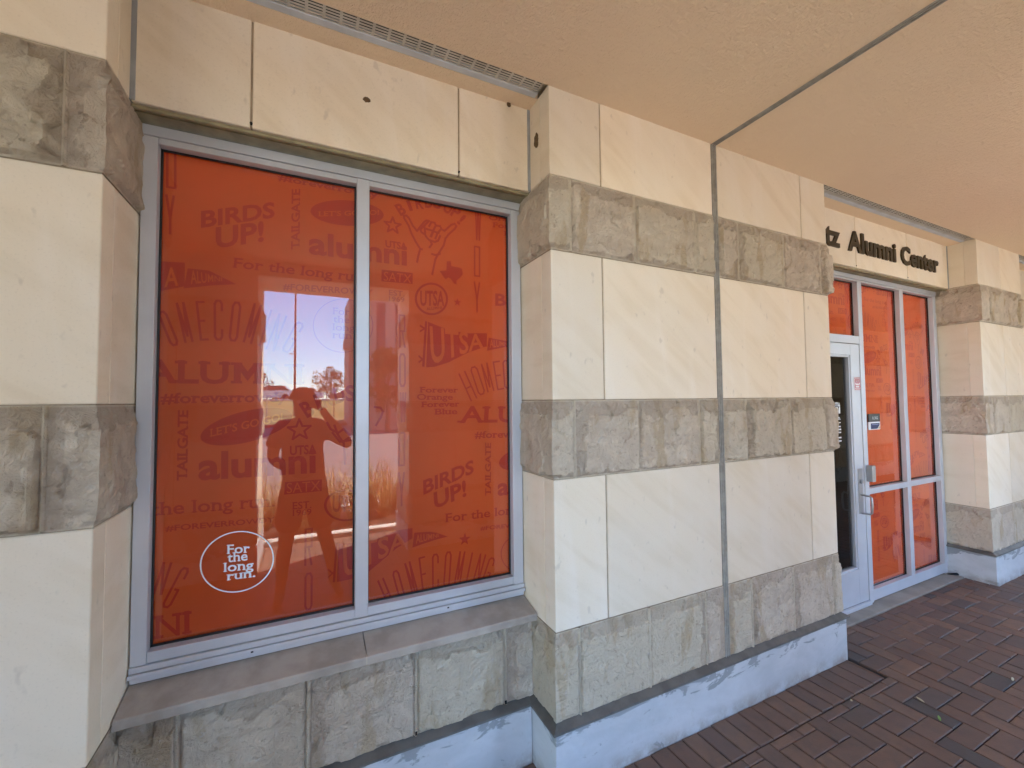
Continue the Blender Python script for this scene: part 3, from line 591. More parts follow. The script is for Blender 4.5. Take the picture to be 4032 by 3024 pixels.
panes = [(3.046, 3.939, 2.084, 2.519), (4.001, 4.599, .881, 2.519), (4.661, 5.204, .881, 2.519), (4.001, 4.599, .098, .833), (4.661, 5.204, .098, .833)]
mb = MB()
for q in panes: gasket(mb, *q)
mb.build('gasket', GASK, ent)
# the same printed pattern, repeated at a smaller scale on the entrance panes
def tiled(src, k, ox, oz):
    m = MB(); m.v = [(ox+x*k, y, oz+z*k) for x, y, z in src.v]; m.f = list(src.f); m.var = list(src.var); m.mo = list(src.mo); return m
for q, (k, ox, oz) in zip(panes, ((.9, 3.5, .35), (.78, 4.34, .75), (.78, 4.62, .30), (.78, 4.2, -.35), (.78, 4.95, -.62))):
    mb = MB(); sheet(mb, *q, .3325); fo = mb.build('orange_film', FILM, ent, fix=False)
    a = tiled(dk, k, ox, oz); clipbuild(a, 'printed_pattern', MARK, fo, [q]); a = tiled(lg, k, ox, oz); clipbuild(a, 'printed_lettering', FILM, fo, [q])
    mb = MB(); sheet(mb, *q, GY); mb.build('pane', GLASS, ent, fix=False)
door = thing('glass_door', (3.49, .3, 0), 'narrow-framed grey metal glass door with white lettering on dark glass', 'door')
mb = MB(); y0 = .284
mb.box(3.049, 3.10, y0, .33, .032, 2.016, .0015); mb.box(3.812, 3.936, y0, .33, .032, 2.016, .0015); mb.build('stile', ALU, door)
mb = MB(); mb.box(3.1005, 3.8115, y0, .33, 1.928, 2.016, .0015); mb.build('top_rail', ALU, door)
mb = MB(); mb.box(3.1005, 3.8115, y0, .33, .032, .285, .0015); mb.build('kick_rail', ALU, door)
mb = MB()
for a in ((3.101, 3.8105, 1.912, 1.9275), (3.101, 3.8105, .2855, .301), (3.795, 3.811, .3015, 1.9115), (3.101, 3.117, .3015, 1.9115)): mb.box(a[0], a[1], .291, .322, a[2], a[3], .001)
mb.build('glazing_bead', ALU, door)
mb = MB(); sheet(mb, 3.117, 3.795, .301, 1.912, .312); mb.build('pane', DGLASS, door, fix=False)
mb = MB(); mb.box(3.846, 3.902, .279, .2835, .70, 1.045, .0012); hp = mb.build('lock_plate', ALU2, door)
mb = MB(); mb.tube([(3.876, .2785, .948), (3.876, .266, .948)], .017, 16); mb.tube([(3.876, .266, .948), (3.876, .2635, .948)], .011, 12); mb.build('lock_cylinder', ALU2, hp)
mb = MB(); mb.tube([(3.872, .279, .845), (3.878, .225, .842), (3.880, .215, .832), (3.880, .211, .775), (3.880, .215, .716), (3.878, .225, .706), (3.872, .279, .704)], [.007, .007, .0075, .008, .0075, .007, .007], 8); mb.build('pull_handle', ALU2, hp, smooth=True)
mb = MB(); mb.box(3.047, 3.938, .262, .283, .004, .032, .002); mb.build('threshold', ALU, door)
# white lettering on door glass
mb = MB(); yv = .3095
put_text(mb, 'UTSA', 'b', (3.613, 1.532), (3.692, 1.532), (3.613, 1.560), yv, .035); put_text(mb, 'alumni', 'b', (3.43, 1.480), (3.692, 1.480), (3.43, 1.545), yv, .035)
put_text(mb, 'For the long run.', 'r', (3.40, 1.430), (3.692, 1.430), (3.40, 1.458), yv, .02)
put_poly(mb, [(3.40, 1.405), (3.692, 1.405), (3.692, 1.410), (3.40, 1.410)], yv)
for z, a in ((1.372, 3.645), (1.350, 3.645), (1.328, 3.645), (1.288, 3.625), (1.262, 3.625)):
    x = a
    while x < 3.688: ww = .006+.004*random.random(); put_poly(mb, [(x, z), (x+ww, z), (x+ww, z+.010), (x, z+.010)], yv); x += ww+.0015
tag(mb.build('door_lettering', WHITE, None, fix=False), 'small white lettering and text lines stuck on the dark door glass', 'lettering')
# electric strike guard, sticker, plaques
mb = MB(); mb.box(3.958, 4.004, .236, .279, .94, 1.066, .002); g_ = mb.build('door_latch_box', ALU2); tag(g_, 'small grey metal box on the post beside the door handle', 'latch box')
st = thing('sticker', (3.892, .284, 1.706), 'red and white striped rectangular sticker on the door frame', 'sticker')
RED = plain('red_print_sticker', (.45, .02, .03), .5)
mb = MB(); mb.box(3.846, 3.934, .2826, .2838, 1.656, 1.756, var=.5); mb.build('sticker_sheet', WHITE, st)
mb = MB(); y = .2822
for i in range(9): x = 3.846+.0098*i; put_poly(mb, [(x, 1.745), (x+.005, 1.745), (x+.009, 1.756), (x+.004, 1.756)], y); put_poly(mb, [(x, 1.656), (x+.005, 1.656), (x+.009, 1.666), (x+.004, 1.666)], y)
for i in range(7): z = 1.668+.0115*i; put_poly(mb, [(3.846, z), (3.854, z+.005), (3.854, z+.010), (3.846, z+.005)], y); put_poly(mb, [(3.926, z), (3.934, z+.005), (3.934, z+.010), (3.926, z+.005)], y)
for z0, z1 in ((1.712, 1.742), (1.670, 1.696)): 
    for a in ((3.858, 3.922, z1-.005, z1), (3.858, 3.922, z0, z0+.005), (3.858, 3.865, z0+.005, z1-.005), (3.915, 3.922, z0+.005, z1-.005)): put_poly(mb, [(a[0], a[2]), (a[1], a[2]), (a[1], a[3]), (a[0], a[3])], y)
put_line(mb, [(3.858, 1.700), (3.875, 1.709), (3.905, 1.709), (3.922, 1.700)], .004, y)
put_text(mb, 'FIRE', 'b', (3.870, 1.720), (3.910, 1.720), (3.870, 1.734), y, .02)
mb.build('sticker_print', RED, st, fix=False)
pq = thing('room_number_sign', (4.19, .32, 1.43), 'dark grey room plaque reading 0.302 on the orange film', 'sign')
mb = MB(); mb.box(4.105, 4.272, .312, .3235, 1.398, 1.462, .001); mb.build('plate', plain('dark_plaque', (.05, .052, .05), .4), pq)
mb = MB(); put_text(mb, '0.302', 'b', (4.15, 1.418), (4.237, 1.418), (4.15, 1.441), .3112, .0); mb.build('number', plain('pale_digits', (.6, .66, .62), .5), pq, fix=False)
pq = thing('name_placard', (4.19, .32, 1.365), 'navy and white placard under the room number plaque', 'sign')
mb = MB(); mb.box(4.105, 4.275, .314, .3235, 1.334, 1.3965, .001); mb.build('plate', WHITE, pq)
mb = MB(); put_poly(mb, [(4.128, 1.340), (4.225, 1.340), (4.262, 1.370), (4.262, 1.3865), (4.128, 1.3865)], .3136); mb.build('navy_panel', plain('navy', (.012, .022, .09), .4), pq, fix=False)
mb = MB(); put_poly(mb, [(4.232, 1.340), (4.265, 1.340), (4.265, 1.366)], .3134); mb.build('gold_corner', plain('gold_print', (.62, .44, .2), .5), pq, fix=False)
mb = MB()
x = 4.145
while x < 4.24: ww = .005+.006*random.random(); put_poly(mb, [(x, 1.373), (x+ww, 1.373), (x+ww, 1.378), (x, 1.378)], .3130); x += ww+.002
mb.build('text_line', plain('pale_print', (.35, .4, .6), .5), pq, fix=False)
# dark sign letters above the entrance
sg = thing('wall_lettering', (4.2, .18, 2.70), 'raised dark bronze letters reading tz Alumni Center above the entrance', 'sign letters')
def raised(word, x0, x1, z0, h, parent, dep=(.177, .189)):
    L = layout(word, .030); a0 = min(l[3] for l in L); a1 = max(l[4] for l in L)
    asc = max(max(v[1] for v in l[1]) for l in L)
    for ch, vs, fs, a, b in L:
        bm = bmesh.new(); vv = [bm.verts.new((x0+(x-a0)/(a1-a0)*(x1-x0), dep[1], z0+yy*h/CAP)) for x, yy in vs]
        for f in fs:
            try: bm.faces.new([vv[i] for i in f])
            except ValueError: pass
        bmesh.ops.remove_doubles(bm, verts=bm.verts[:], dist=1e-5)
        r = bmesh.ops.extrude_face_region(bm, geom=bm.faces[:]); 
        for v in [e for e in r['geom'] if isinstance(e, bmesh.types.BMVert)]: v.co.y = dep[0]
        m = MB(); m.addbm(bm, .5); m.build('letter', BRONZE, parent)
raised('tz', 3.335, 3.520, 2.702, .150, sg); raised('Alumni', 3.632, 4.325, 2.702, .145, sg); raised('Center', 4.412, 5.065, 2.702, .142, sg)
# threshold slab and step
mb = MB(); mb.box(3.0, 5.275, .175, .60, -.05, .004, .004); tag(mb.build('concrete_threshold', CONC), kind='structure')
# ---------------- third bay beyond the far pier ----------------
w3 = thing('recess_wall', (7.2, .25, 0), 'sliver of limestone wall beyond the far right pier', 'wall')
mb = MB()
for z0, z1 in ((ZB, Z3), (Z3, Z2B), (Z2B, Z2T), (Z2T, Z1B), (Z1B, Z1T), (Z1T, ZC+.01)):
    for a in (6.243, 6.9, 7.6): mb.box(a+J, a+.7-J, .19, .4, z0+J, z1-J, .002)
mb.build('smooth_course', LIME, w3)
mb = MB(); mb.box(6.243, 8.3, .16, .4, -.02, ZB-.01, var=.5); mb.build('plinth', PLIN, w3)
p4 = thing('stone_pier', (9, .1, 0), 'next banded limestone pier along the walkway, past the frame', 'stone pier')
pier(p4, 8.3, 10.2, [9.2], [[9], [9], [9]], seed=61, res=.03)
# ---------------- dark interior behind the door glass ----------------
INT = plain('dim_interior', (.055, .045, .030), .8, var=.4, scale=2); INT2 = plain('dim_floor', (.02, .02, .03), .6)
mb = MB(); mb.box(2.6, 9, 3.0, 3.1, 0, 3, var=.5); mb.box(2.5, 2.6, .6, 3.1, 0, 3, var=.5); mb.box(4.05, 4.15, .36, 3.0, 0, 3, var=.5); mb.box(2.5, 9, .55, 3.1, 2.95, 3.05, var=.5)
mb.box(3.0, 5.275, .36, .55, 2.58, 2.97, var=.5); tag(mb.build('interior_wall', INT), kind='structure')
mb = MB(); mb.box(2.5, 4.1, .55, 3.1, -.06, 0.0, var=.5); tag(mb.build('interior_floor', INT2), kind='structure')
# ---------------- brick pavement ----------------
mb = MB(); rnd = random.Random(5)
def brick(x0, x1, y0, y1, ztop=0., hi=1.):
    g = .0022; x0 += g; x1 -= g; y0 += g; y1 -= g; c = .0036; dz = rnd.uniform(-.0018, .0012); tx = rnd.uniform(-.0012, .0012); ty = rnd.uniform(-.0012, .0012)
    v = []
    for (a, b, z) in ((x0, y0, -.02), (x1, y0, -.02), (x1, y1, -.02), (x0, y1, -.02)): v.append((a, b, z))
    for (a, b, z) in ((x0, y0, -c), (x1, y0, -c), (x1, y1, -c), (x0, y1, -c), (x0+c, y0+c, 0), (x1-c, y0+c, 0), (x1-c, y1-c, 0), (x0+c, y1-c, 0)):
        v.append((a, b, z+dz+tx*(1 if a > (x0+x1)/2 else -1)+ty*(1 if b > (y0+y1)/2 else -1)))
    f = [(8, 9, 10, 11)]+[(k+4, (k+1) % 4+4, (k+1) % 4+8, k+8) for k in range(4)]+[(k, (k+1) % 4, (k+1) % 4+4, k+4) for k in range(4)]
    mb.add(v, f, rnd.random())
s = .0975; x = -3.0+.02
while x < 2.98:
    if x+s < -.50 or x > .90: brick(x, min(x+s, 2.985), -.223, -.030)
    else:
        brick(x, x+s, -.223, -.030)
        brick(x, x+s, -.030, .168)
    x += s
x = 5.27
while x < 9: brick(x, x+s, -.223, -.030); x += s
YE = -3.30
for j in range(-8, 34):
    ytop = -.370-s*j+ (s-.0975)
    for i in range(-60, 72):
        d = (i-j) % 4; x = 2.53+s*i
        if d == 0: a = (x, x+2*s, ytop-s, ytop)
        elif d == 2: a = (x, x+s, ytop-s, ytop+s)
        else: continue
        def lim(a):
            x0, x1, y0, y1 = a
            ymax = .172 if (x0+x1)/2 > 2.99 and (x0+x1)/2 < 5.26 else -.226
            y1 = min(y1, ymax); y0 = max(y0, YE)
            if y1-y0 < .02: return None
            if ymax > 0 and y1 > -.226 and x0 < 2.99: x0 = 2.99
            if ymax > 0 and y1 > -.226 and x1 > 5.26: x1 = 5.26
            if x1-x0 < .02: return None
            return (x0, x1, y0, y1)
        if d == 0 and (x < 2.99 < x+2*s or x < 5.26 < x+2*s):
            xm = x+s
            for q in ((x, xm, a[2], a[3]), (xm, x+2*s, a[2], a[3])):
                if ytop > -.23:
                    q = lim(q)
                    if q: brick(*q)
            if ytop > -.23: continue
        a = lim(a)
        if a: brick(*a)
bm_ = mb.build('brick_pavement', BRK, fix=False); tag(bm_, kind='structure')
mb = MB(); mb.box(-9, 12, -3.3, .18, -.30, -.012, var=.5)
tag(mb.build('pavement_bed', plain('sand_joint', (.035, .028, .024), .95, var=.4, scale=60)), kind='structure')
# ---------------- outer colonnade (behind the camera, seen in the glass) ----------------
oc = [('broad outer banded limestone pier left of the window axis', -2.3, -.43), ('broad outer banded limestone pier opposite the middle pier', 1.01, 2.6), ('outer banded limestone pier opposite the entrance end', 4.9, 6.0), ('outer banded limestone pier farthest along the walkway', 7.6, 13.0), ('outer banded limestone pier behind the far left of the walkway', -6.4, -4.6)]
YA, YC = -3.15, -2.5
for k, (lb, a, b) in enumerate(oc):
    r = thing('column', ((a+b)/2, -2.8, 0), lb, 'column', 'outer columns along the walkway')
    mb = MB(); mb.box(a+.012, b-.012, YA+.012, YC-.012, 0, 2.83, var=.5); mb.build('mortar_bed', MORT, r)
    mb = MB(); rb = MB()
    for z0, z1 in ((Z3, Z2B), (Z2T, Z1B), (Z1T, 2.83)):
        n = 3
        for i in range(n): q = a+(b-a)*i/n; mb.box(q+J if i else q, q+(b-a)/n-(J if i < n-1 else 0), YA, YC, z0+J, z1-J, .002)
    for i, (z0, z1) in enumerate(((ZB, Z3), (Z2B, Z2T), (Z1B, Z1T))):
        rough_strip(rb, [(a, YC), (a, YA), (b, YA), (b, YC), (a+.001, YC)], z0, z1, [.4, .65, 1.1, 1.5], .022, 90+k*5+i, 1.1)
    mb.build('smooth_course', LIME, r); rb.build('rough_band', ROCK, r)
    mb = MB(); mb.box(a-.02, b+.02, YA-.02, YC+.02, -.02, ZB, .003, var=.5); mb.build('plinth', PLIN, r)
mb = MB(); mb.box(-9, 16, YA, YC, 2.83, 3.4, var=.5); tag(mb.build('beam', LIME), 'pale stone beam carried by the outer columns', 'beam')
mb = MB(); mb.box(-9, 16, -3.16, 1.2, 3.4, 7.5, var=.5); mb.box(-9, 16, YC, 1.2, ZC+.06, 3.4, var=.5); mb.box(-9, -2.38, .0, .6, 0, ZC, var=.5); mb.box(10.2, 16, 0, .6, 0, ZC, var=.5)
tag(mb.build('upper_building', LIME), 'pale stone upper storey above the covered walkway', 'building')
# ---------------- photographer ----------------
SKIN = plain('skin', (.36, .20, .14), .6); SHIRT = plain('shirt_cloth', (.07, .075, .09), .9, var=.2); SHORT = plain('shorts_cloth', (.05, .048, .045), .9, var=.2); HAIRM = plain('dark_cap', (.02, .018, .017), .8)
def skinned(name, verts, edges, radii, mat, parent, sub=2, root=0):
    me = bpy.data.meshes.new(name); me.from_pydata(verts, edges, []); o = bpy.data.objects.new(name, me); sc.collection.objects.link(o)
    m = o.modifiers.new('s', 'SKIN'); me.skin_vertices or None
    lay = me.skin_vertices[0].data if me.skin_vertices else None
    for i, r in enumerate(radii): lay[i].radius = r if isinstance(r, tuple) else (r, r)
    lay[root].use_root = True; m.use_smooth_shade = True
    ss = o.modifiers.new('d', 'SUBSURF'); ss.levels = sub; ss.render_levels = sub
    dg = bpy.context.evaluated_depsgraph_get(); dg.update(); m2 = bpy.data.meshes.new_from_object(o.evaluated_get(dg)); bpy.data.objects.remove(o)
    m2.materials.clear(); m2.materials.append(mat); m2.name = name; m2.polygons.foreach_set('use_smooth', [True]*len(m2.polygons))
    o2 = bpy.data.objects.new(name, m2); sc.collection.objects.link(o2)
    if parent: o2.parent = parent; m2.transform(Matrix.Translation(-Vector(parent.location)))
    return o2
per = thing('person', (0, -1.8, 0), 'person standing in dark T-shirt, knee shorts and cap, raising a phone', 'person')
V = [(-.02, -1.80, .93), (-.02, -1.80, 1.10), (-.025, -1.80, 1.28), (-.03, -1.80, 1.39), (-.03, -1.79, 1.47), (-.03, -1.765, 1.545), (-.03, -1.76, 1.62), (-.03, -1.765, 1.665),
 (.13, -1.80, 1.385), (.235, -1.74, 1.30), (.33, -1.69, 1.235), (.23, -1.64, 1.38), (.135, -1.60, 1.505), (.105, -1.597, 1.555),
 (-.17, -1.80, 1.385), (-.235, -1.81, 1.27), (-.25, -1.80, 1.14), (-.17, -1.69, 1.09), (-.08, -1.62, 1.12), (-.04, -1.60, 1.14),
 (.09, -1.80, .88), (.14, -1.79, .50), (.20, -1.80, .28), (.22, -1.82, .09), (.25, -1.72, .035), (.27, -1.64, .03),
 (-.11, -1.80, .88), (-.14, -1.79, .50), (-.17, -1.80, .28), (-.18, -1.82, .09), (-.19, -1.72, .035), (-.20, -1.64, .03), (-.03, -1.735, 1.585)]
Ed = [(0, 1), (1, 2), (2, 3), (3, 4), (4, 5), (5, 6), (6, 7), (3, 8), (8, 9), (9, 10), (10, 11), (11, 12), (12, 13), (3, 14), (14, 15), (15, 16), (16, 17), (17, 18), (18, 19), (0, 20), (20, 21), (21, 22), (22, 23), (23, 24), (24, 25), (0, 26), (26, 27), (27, 28), (28, 29), (29, 30), (30, 31)]
V = V[:-1]
Rr = [(.17, .11), (.155, .105), (.165, .11), (.13, .09), .055, .07, .085, .07, .075, .055, .045, .042, .030, .034, .075, .055, .045, .040, .030, .034, .095, .062, .058, .042, .040, .028, .095, .062, .058, .042, .040, .028]
skinned('body', V, Ed, Rr, SKIN, per)
skinned('shirt', [(-.02, -1.80, .90), (-.02, -1.80, 1.10), (-.025, -1.80, 1.28), (-.03, -1.80, 1.395), (-.03, -1.79, 1.45), (.13, -1.80, 1.385), (.225, -1.745, 1.31), (-.17, -1.80, 1.385), (-.235, -1.81, 1.27), (-.245, -1.805, 1.22)],
 [(0, 1), (1, 2), (2, 3), (3, 4), (3, 5), (5, 6), (3, 7), (7, 8), (8, 9)], [(.195, .125), (.175, .12), (.18, .122), (.14, .10), .068, .09, .075, .09, .075, .072], SHIRT, per)
skinned('shorts', [(-.02, -1.80, .95), (-.02, -1.80, .86), (.085, -1.80, .78), (.13, -1.79, .52), (-.11, -1.80, .78), (-.14, -1.79, .52)], [(0, 1), (1, 2), (2, 3), (1, 4), (4, 5)], [(.18, .12), (.18, .125), .112, .105, .112, .105], SHORT, per)
bm = bmesh.new(); bmesh.ops.create_uvsphere(bm, u_segments=24, v_segments=14, radius=1)
for v in bm.verts: v.co = (v.co.x*.098-.03, v.co.y*.112-1.768, max(v.co.z, -.25)*.085+1.645)
m = MB(); m.addbm(bm, .5); m.box(-.10, .04, -1.665, -1.60, 1.648, 1.655, .003, var=.5); m.build('cap', HAIRM, per, smooth=True)
bm = bmesh.new(); bmesh.ops.create_uvsphere(bm, u_segments=10, v_segments=8, radius=.013)
m = MB(); 
for sx in (-.062, .0): m.addbm(bm.copy(), .5, Matrix.Translation((sx, -1.680, 1.605)))
bm.free(); m.build('eye', plain('eye', (.5, .5, .5), .3), per, smooth=True)
m = MB(); m.tube([(-.03, -1.682, 1.60), (-.03, -1.668, 1.575), (-.03, -1.675, 1.562)], [.008, .014, .012], 8); m.build('nose', SKIN, per, smooth=True)
def finger(pts, r=.0085): skinned('finger', pts, [(i, i+1) for i in range(len(pts)-1)], [r*1.05, r, r*.9, r*.75][:len(pts)], SKIN, per, 1)
# phone held level just behind the viewpoint, lens side facing the wall
ph = thing('phone', tuple(CL-FW*.022+RT*.045-UP*.012), 'black phone held up sideways in both hands', 'phone')
R3 = Matrix(((RT.x, UP.x, -FW.x), (RT.y, UP.y, -FW.y), (RT.z, UP.z, -FW.z))).to_4x4()
ph.rotation_euler = R3.to_euler()
def local_box(name, b, mat, c=.002):
    m = MB(); m.box(*b, c, var=.5); me_o = m.build(name, mat, None); me_o.parent = ph; return me_o
local_box('phone_body', (-.074, .074, -.036, .036, -.004, .004), plain('phone_black', (.02, .02, .022), .3), .003)
local_box('screen', (-.070, .070, -.032, .032, -.0052, -.0045) , plain('phone_screen', (.01, .01, .012), .1), 0)
pc = Vector(ph.location)
hb = Vector((.105, -1.597, 1.555))
for k in range(4):
    base = pc+RT*(.078)+UP*(-.030+.017*k)-FW*.014
    mid = pc+RT*(.082)+UP*(-.026+.017*k)+FW*.004
    tip = pc+RT*(.060-.004*abs(k-1.5))+UP*(-.022+.017*k)+FW*.0125
    finger([base[:], mid[:], tip[:]], .008)
finger([(hb+Vector((-.01, 0, .01)))[:], (pc+RT*.06-UP*.045-FW*.01)[:], (pc+RT*.035-UP*.03-FW*.012)[:]], .0095)
lh = Vector((-.04, -1.60, 1.14))
for k in range(4):
    b = lh+Vector((.005, .005, -.02+.013*k)); finger([b[:], (b+Vector((.035, .012, .004)))[:], (b+Vector((.052, -.004, .002)))[:]], .0085)
finger([(lh+Vector((0, 0, .015)))[:], (lh+Vector((.02, .01, .045)))[:], (lh+Vector((.035, .012, .055)))[:]], .0095)
# ---------------- world beyond the columns (only seen reflected) ----------------
ASPH = plain('asphalt', (.17, .155, .155), .9, var=.15, scale=2, bmp=.3); LAWN = plain('lawn', (.16, .15, .045), .95, col2=(.24, .21, .09), scale=.8); SOIL = plain('mulch', (.07, .045, .03), .95, var=.4, scale=20)
CURB = plain('pale_kerb', (.62, .60, .56), .8, var=.15)
def quadobj(name, pts, mat, kind='structure'):
    m = MB(); m.add(pts, [tuple(range(len(pts)))], .5); return tag(m.build(name, mat, fix=False), kind=kind)
quadobj('ground', [(-600, -900, -.35), (600, -900, -.35), (600, 300, -.35), (-600, 300, -.35)], plain('dry_ground', (.22, .19, .12), .95, var=.3, scale=.05))
mb = MB(); mb.box(-9, 16, -3.43, -3.30, -.3, .055, .01, var=.5); mb.box(-9, 16, -4.9, -4.78, -.3, .03, .01, var=.5); tag(mb.build('kerb', CURB), kind='structure')
mb = MB(); mb.box(-9, 16, -4.78, -3.43, -.3, .0, var=.5); tag(mb.build('planting_bed', SOIL), kind='structure')
mb = MB(); mb.box(-60, 60, -31, -4.9, -.33, -.08, var=.5); mb.box(3.7, 60, -46, -31, -.33, -.081, var=.5); tag(mb.build('road', ASPH), kind='structure')
mb = MB(); mb.add([(-40, -31.2, .05), (3.4, -31.2, .05), (3.4, -36, .35), (3.4, -44, 1.8), (-40, -44, 1.8), (-40, -36, .35)], [(0, 1, 2, 5), (5, 2, 3, 4)], .5)
tag(mb.build('lawn', LAWN, fix=False), kind='structure')
mb = MB(); mb.box(-60, 60, -80, -44, .0, 1.8, var=.5); tag(mb.build('parking_lot', ASPH), kind='structure')
mb = MB(); mb.box(-40, 3.6, -31.2, -30.95, -.3, .08, .02, var=.5); mb.box(3.4, 3.65, -44, -31.2, -.3, .08, .02, var=.5)
tag(mb.build('red_kerb', plain('red_kerb_paint', (.42, .06, .04), .7)), kind='structure')
mb = MB(); mb.box(-40, 60, -44.1, -43.8, .5, 1.95, .02, var=.5); tag(mb.build('far_kerb', CURB), kind='structure')
# ornamental grasses
m = MB(); rnd = random.Random(9)
for t in range(70):
    cx = -3+t*.14+rnd.uniform(-.1, .1); cy = rnd.uniform(-4.5, -3.65); hh = rnd.uniform(.55, .82)
    for b in range(110):
        a = rnd.uniform(0, 6.28); r0 = rnd.uniform(0, .10); L = hh*rnd.uniform(.5, 1.1); sp = rnd.uniform(.05, .45); x0, y0 = cx+r0*math.cos(a), cy+r0*math.sin(a); wd = rnd.uniform(.004, .009)
        px, py = -math.sin(a)*wd, math.cos(a)*wd; p = []
        for q in (0, .5, 1): z = L*q*(1-.25*sp*q); o_ = sp*q*q; p.append((x0+math.cos(a)*o_, y0+math.sin(a)*o_, max(z, 0), 1-q*.85))
        vs = []
        for (x, y, z, k) in p: vs += [(x-px*k, y-py*k, z), (x+px*k, y+py*k, z)]
        m.add(vs, [(0, 1, 3, 2), (2, 3, 5, 4)], rnd.random())
tag(m.build('ornamental_grass', plain('dry_grass', (.74, .56, .27), .8, col2=(.20, .15, .05), scale=9), fix=False), kind='stuff')
def tree(x, y, z, h, rad, label, n=2600, seed=0, sq=1.):
    r = thing('tree', (x, y, z), label, 'tree', 'trees across the road'); rn = random.Random(seed)
    m = MB(); m.tube([(x, y, z-.3), (x+.05, y, z+h*.25), (x, y, z+h*.5), (x+.1, y, z+h*.75)], [.16, .12, .08, .03], 8)
    for k in range(6): a = rn.uniform(0, 6.28); m.tube([(x, y, z+h*(.28+.06*k)), (x+math.cos(a)*rad*.4, y+math.sin(a)*rad*.4, z+h*(.45+.06*k)), (x+math.cos(a)*rad*.7, y+math.sin(a)*rad*.7, z+h*(.5+.07*k))], [.06, .04, .015], 6)
    m.build('trunk', plain('bark', (.12, .09, .07), .9), r)
    m = MB(); cl = []
    for k in range(26):
        a = rn.uniform(0, 6.28); u = rn.uniform(0, 1)**.6; ph_ = rn.uniform(-.9, 1.2); cl.append((x+math.cos(a)*rad*u*math.cos(ph_), y+math.sin(a)*rad*u*math.cos(ph_), z+h*.6+h*.36*math.sin(ph_)*sq, rad*rn.uniform(.22, .42)))
    for k in range(n):
        c = rn.choice(cl); d = Vector((rn.gauss(0, 1), rn.gauss(0, 1), rn.gauss(0, 1))).normalized()*c[3]*rn.uniform(.6, 1.05); p = Vector(c[:3])+d; s1 = rn.uniform(.06, .13)
        u = Vector((rn.gauss(0, 1), rn.gauss(0, 1), rn.gauss(0, 1))).normalized(); v = u.orthogonal().normalized()
        m.add([(p-u*s1)[:], (p+v*s1*.6)[:], (p+u*s1)[:], (p-v*s1*.6)[:]], [(0, 1, 2, 3)], rn.random())
    m.build('crown', plain('foliage', (.055, .09, .025), .7, col2=(.10, .13, .04), scale=2), r, fix=False)
tree(2.9, -60, 1.8, 4.0, 2.2, 'round green tree beyond the parked cars', seed=1)
tree(-5.3, -60, 1.8, 3.6, 1.4, 'small green tree left of the lamp post', 1500, 2)
tree(4.0, -22, -.08, 4.7, 1.1, 'green tree in front of the building across the road', 2200, 3)
for q, (lx, ly) in enumerate(((-9, -70), (9.5, -62), (14, -75))): tree(lx, ly, 1.8, 4.2, 2.2, ('far tree at the left end of the car park', 'far tree beyond the building corner', 'far tree behind the building')[q], 1500, 5+q)
POLE = plain('pole_paint', (.16, .12, .10), .6)
lp = thing('lamp_post', (-.90, -37, .5), 'tall brown lamp post on the lawn across the road', 'lamp post')
m = MB(); m.tube([(-.90, -37, .4), (-.90, -37, 13)], [.10, .07], 12); m.build('pole', POLE, lp); m = MB(); m.box(-1.32, -.9, -37.03, -36.97, 5.55, 5.62, .01); m.build('bracket', POLE, lp); m = MB(); m.box(-1.5, -.3, -37.15, -36.85, 12.9, 13.1, .02); m.build('lamp_head', POLE, lp)
lp = thing('lamp_post', (2.75, -70, 1.8), 'slim far lamp post rising behind the round tree', 'lamp post')
m = MB(); m.tube([(2.75, -70, 1.8), (2.75, -70, 7.0)], .06, 8); m.build('pole', POLE, lp); m = MB(); m.box(2.7, 3.7, -70.2, -69.8, 6.95, 7.15, .02); m.build('lamp_head', POLE, lp)
sp_ = thing('road_sign', (1.86, -33, .05), 'small white sign on a post on the lawn', 'sign')
m = MB(); m.tube([(1.86, -33, 0), (1.86, -33, 2.65)], .03, 8); m.build('post', POLE, sp_); m = MB(); m.box(1.69, 2.03, -32.97, -32.95, 2.24, 2.66, .002); m.build('sign_panel', WHITE, sp_)
sp_ = thing('flag_pole', (-2.65, -34, .1), 'thin bare pole on the lawn left of the lamp post', 'pole'); m = MB(); m.tube([(-2.65, -34, .1), (-2.65, -34, 3.6)], .035, 8); m.build('pole', CURB, sp_)
CGL = plain('car_glass', (.03, .035, .04), .08); TYRE = plain('tyre_rubber', (.02, .02, .02), .8)
def car(x, y, z, colr, label, rz=0.):
    r = thing('parked_car', (0, 0, 0), label, 'car', 'cars parked beyond the lawn')
    pb = plain('car_paint', colr, .25, .3)
    m = MB(); m.prism([(-2.2, .35), (-2.25, .75), (-1.3, .95), (-.75, 1.02), (1.6, 1.02), (2.15, .95), (2.25, .6), (2.2, .35), (1.75, .3), (1.55, .6), (1.2, .6), (1.0, .3), (-1.0, .3), (-1.2, .6), (-1.55, .6), (-1.75, .3)], -.88, .88); m.build('body', pb, r)
    m = MB(); m.add([(-.95, -.80, 1.0), (1.75, -.80, 1.0), (1.2, -.66, 1.46), (-.25, -.66, 1.46), (-.95, .80, 1.0), (1.75, .80, 1.0), (1.2, .66, 1.46), (-.25, .66, 1.46)], [(0, 1, 2, 3), (4, 5, 6, 7), (0, 3, 7, 4), (1, 2, 6, 5)], .5); m.build('window', CGL, r)
    m = MB(); m.box(-.28, 1.22, -.67, .67, 1.455, 1.50, .02); m.build('roof', pb, r)
    for wx in (-1.37, 1.37):
        for wy in (-.8, .8): m = MB(); m.tube([(wx, wy-.1, .33), (wx, wy+.1, .33)], .33, 18); m.build('wheel', TYRE, r)
    r.location = (x, y, z); r.rotation_euler = (0, 0, rz)
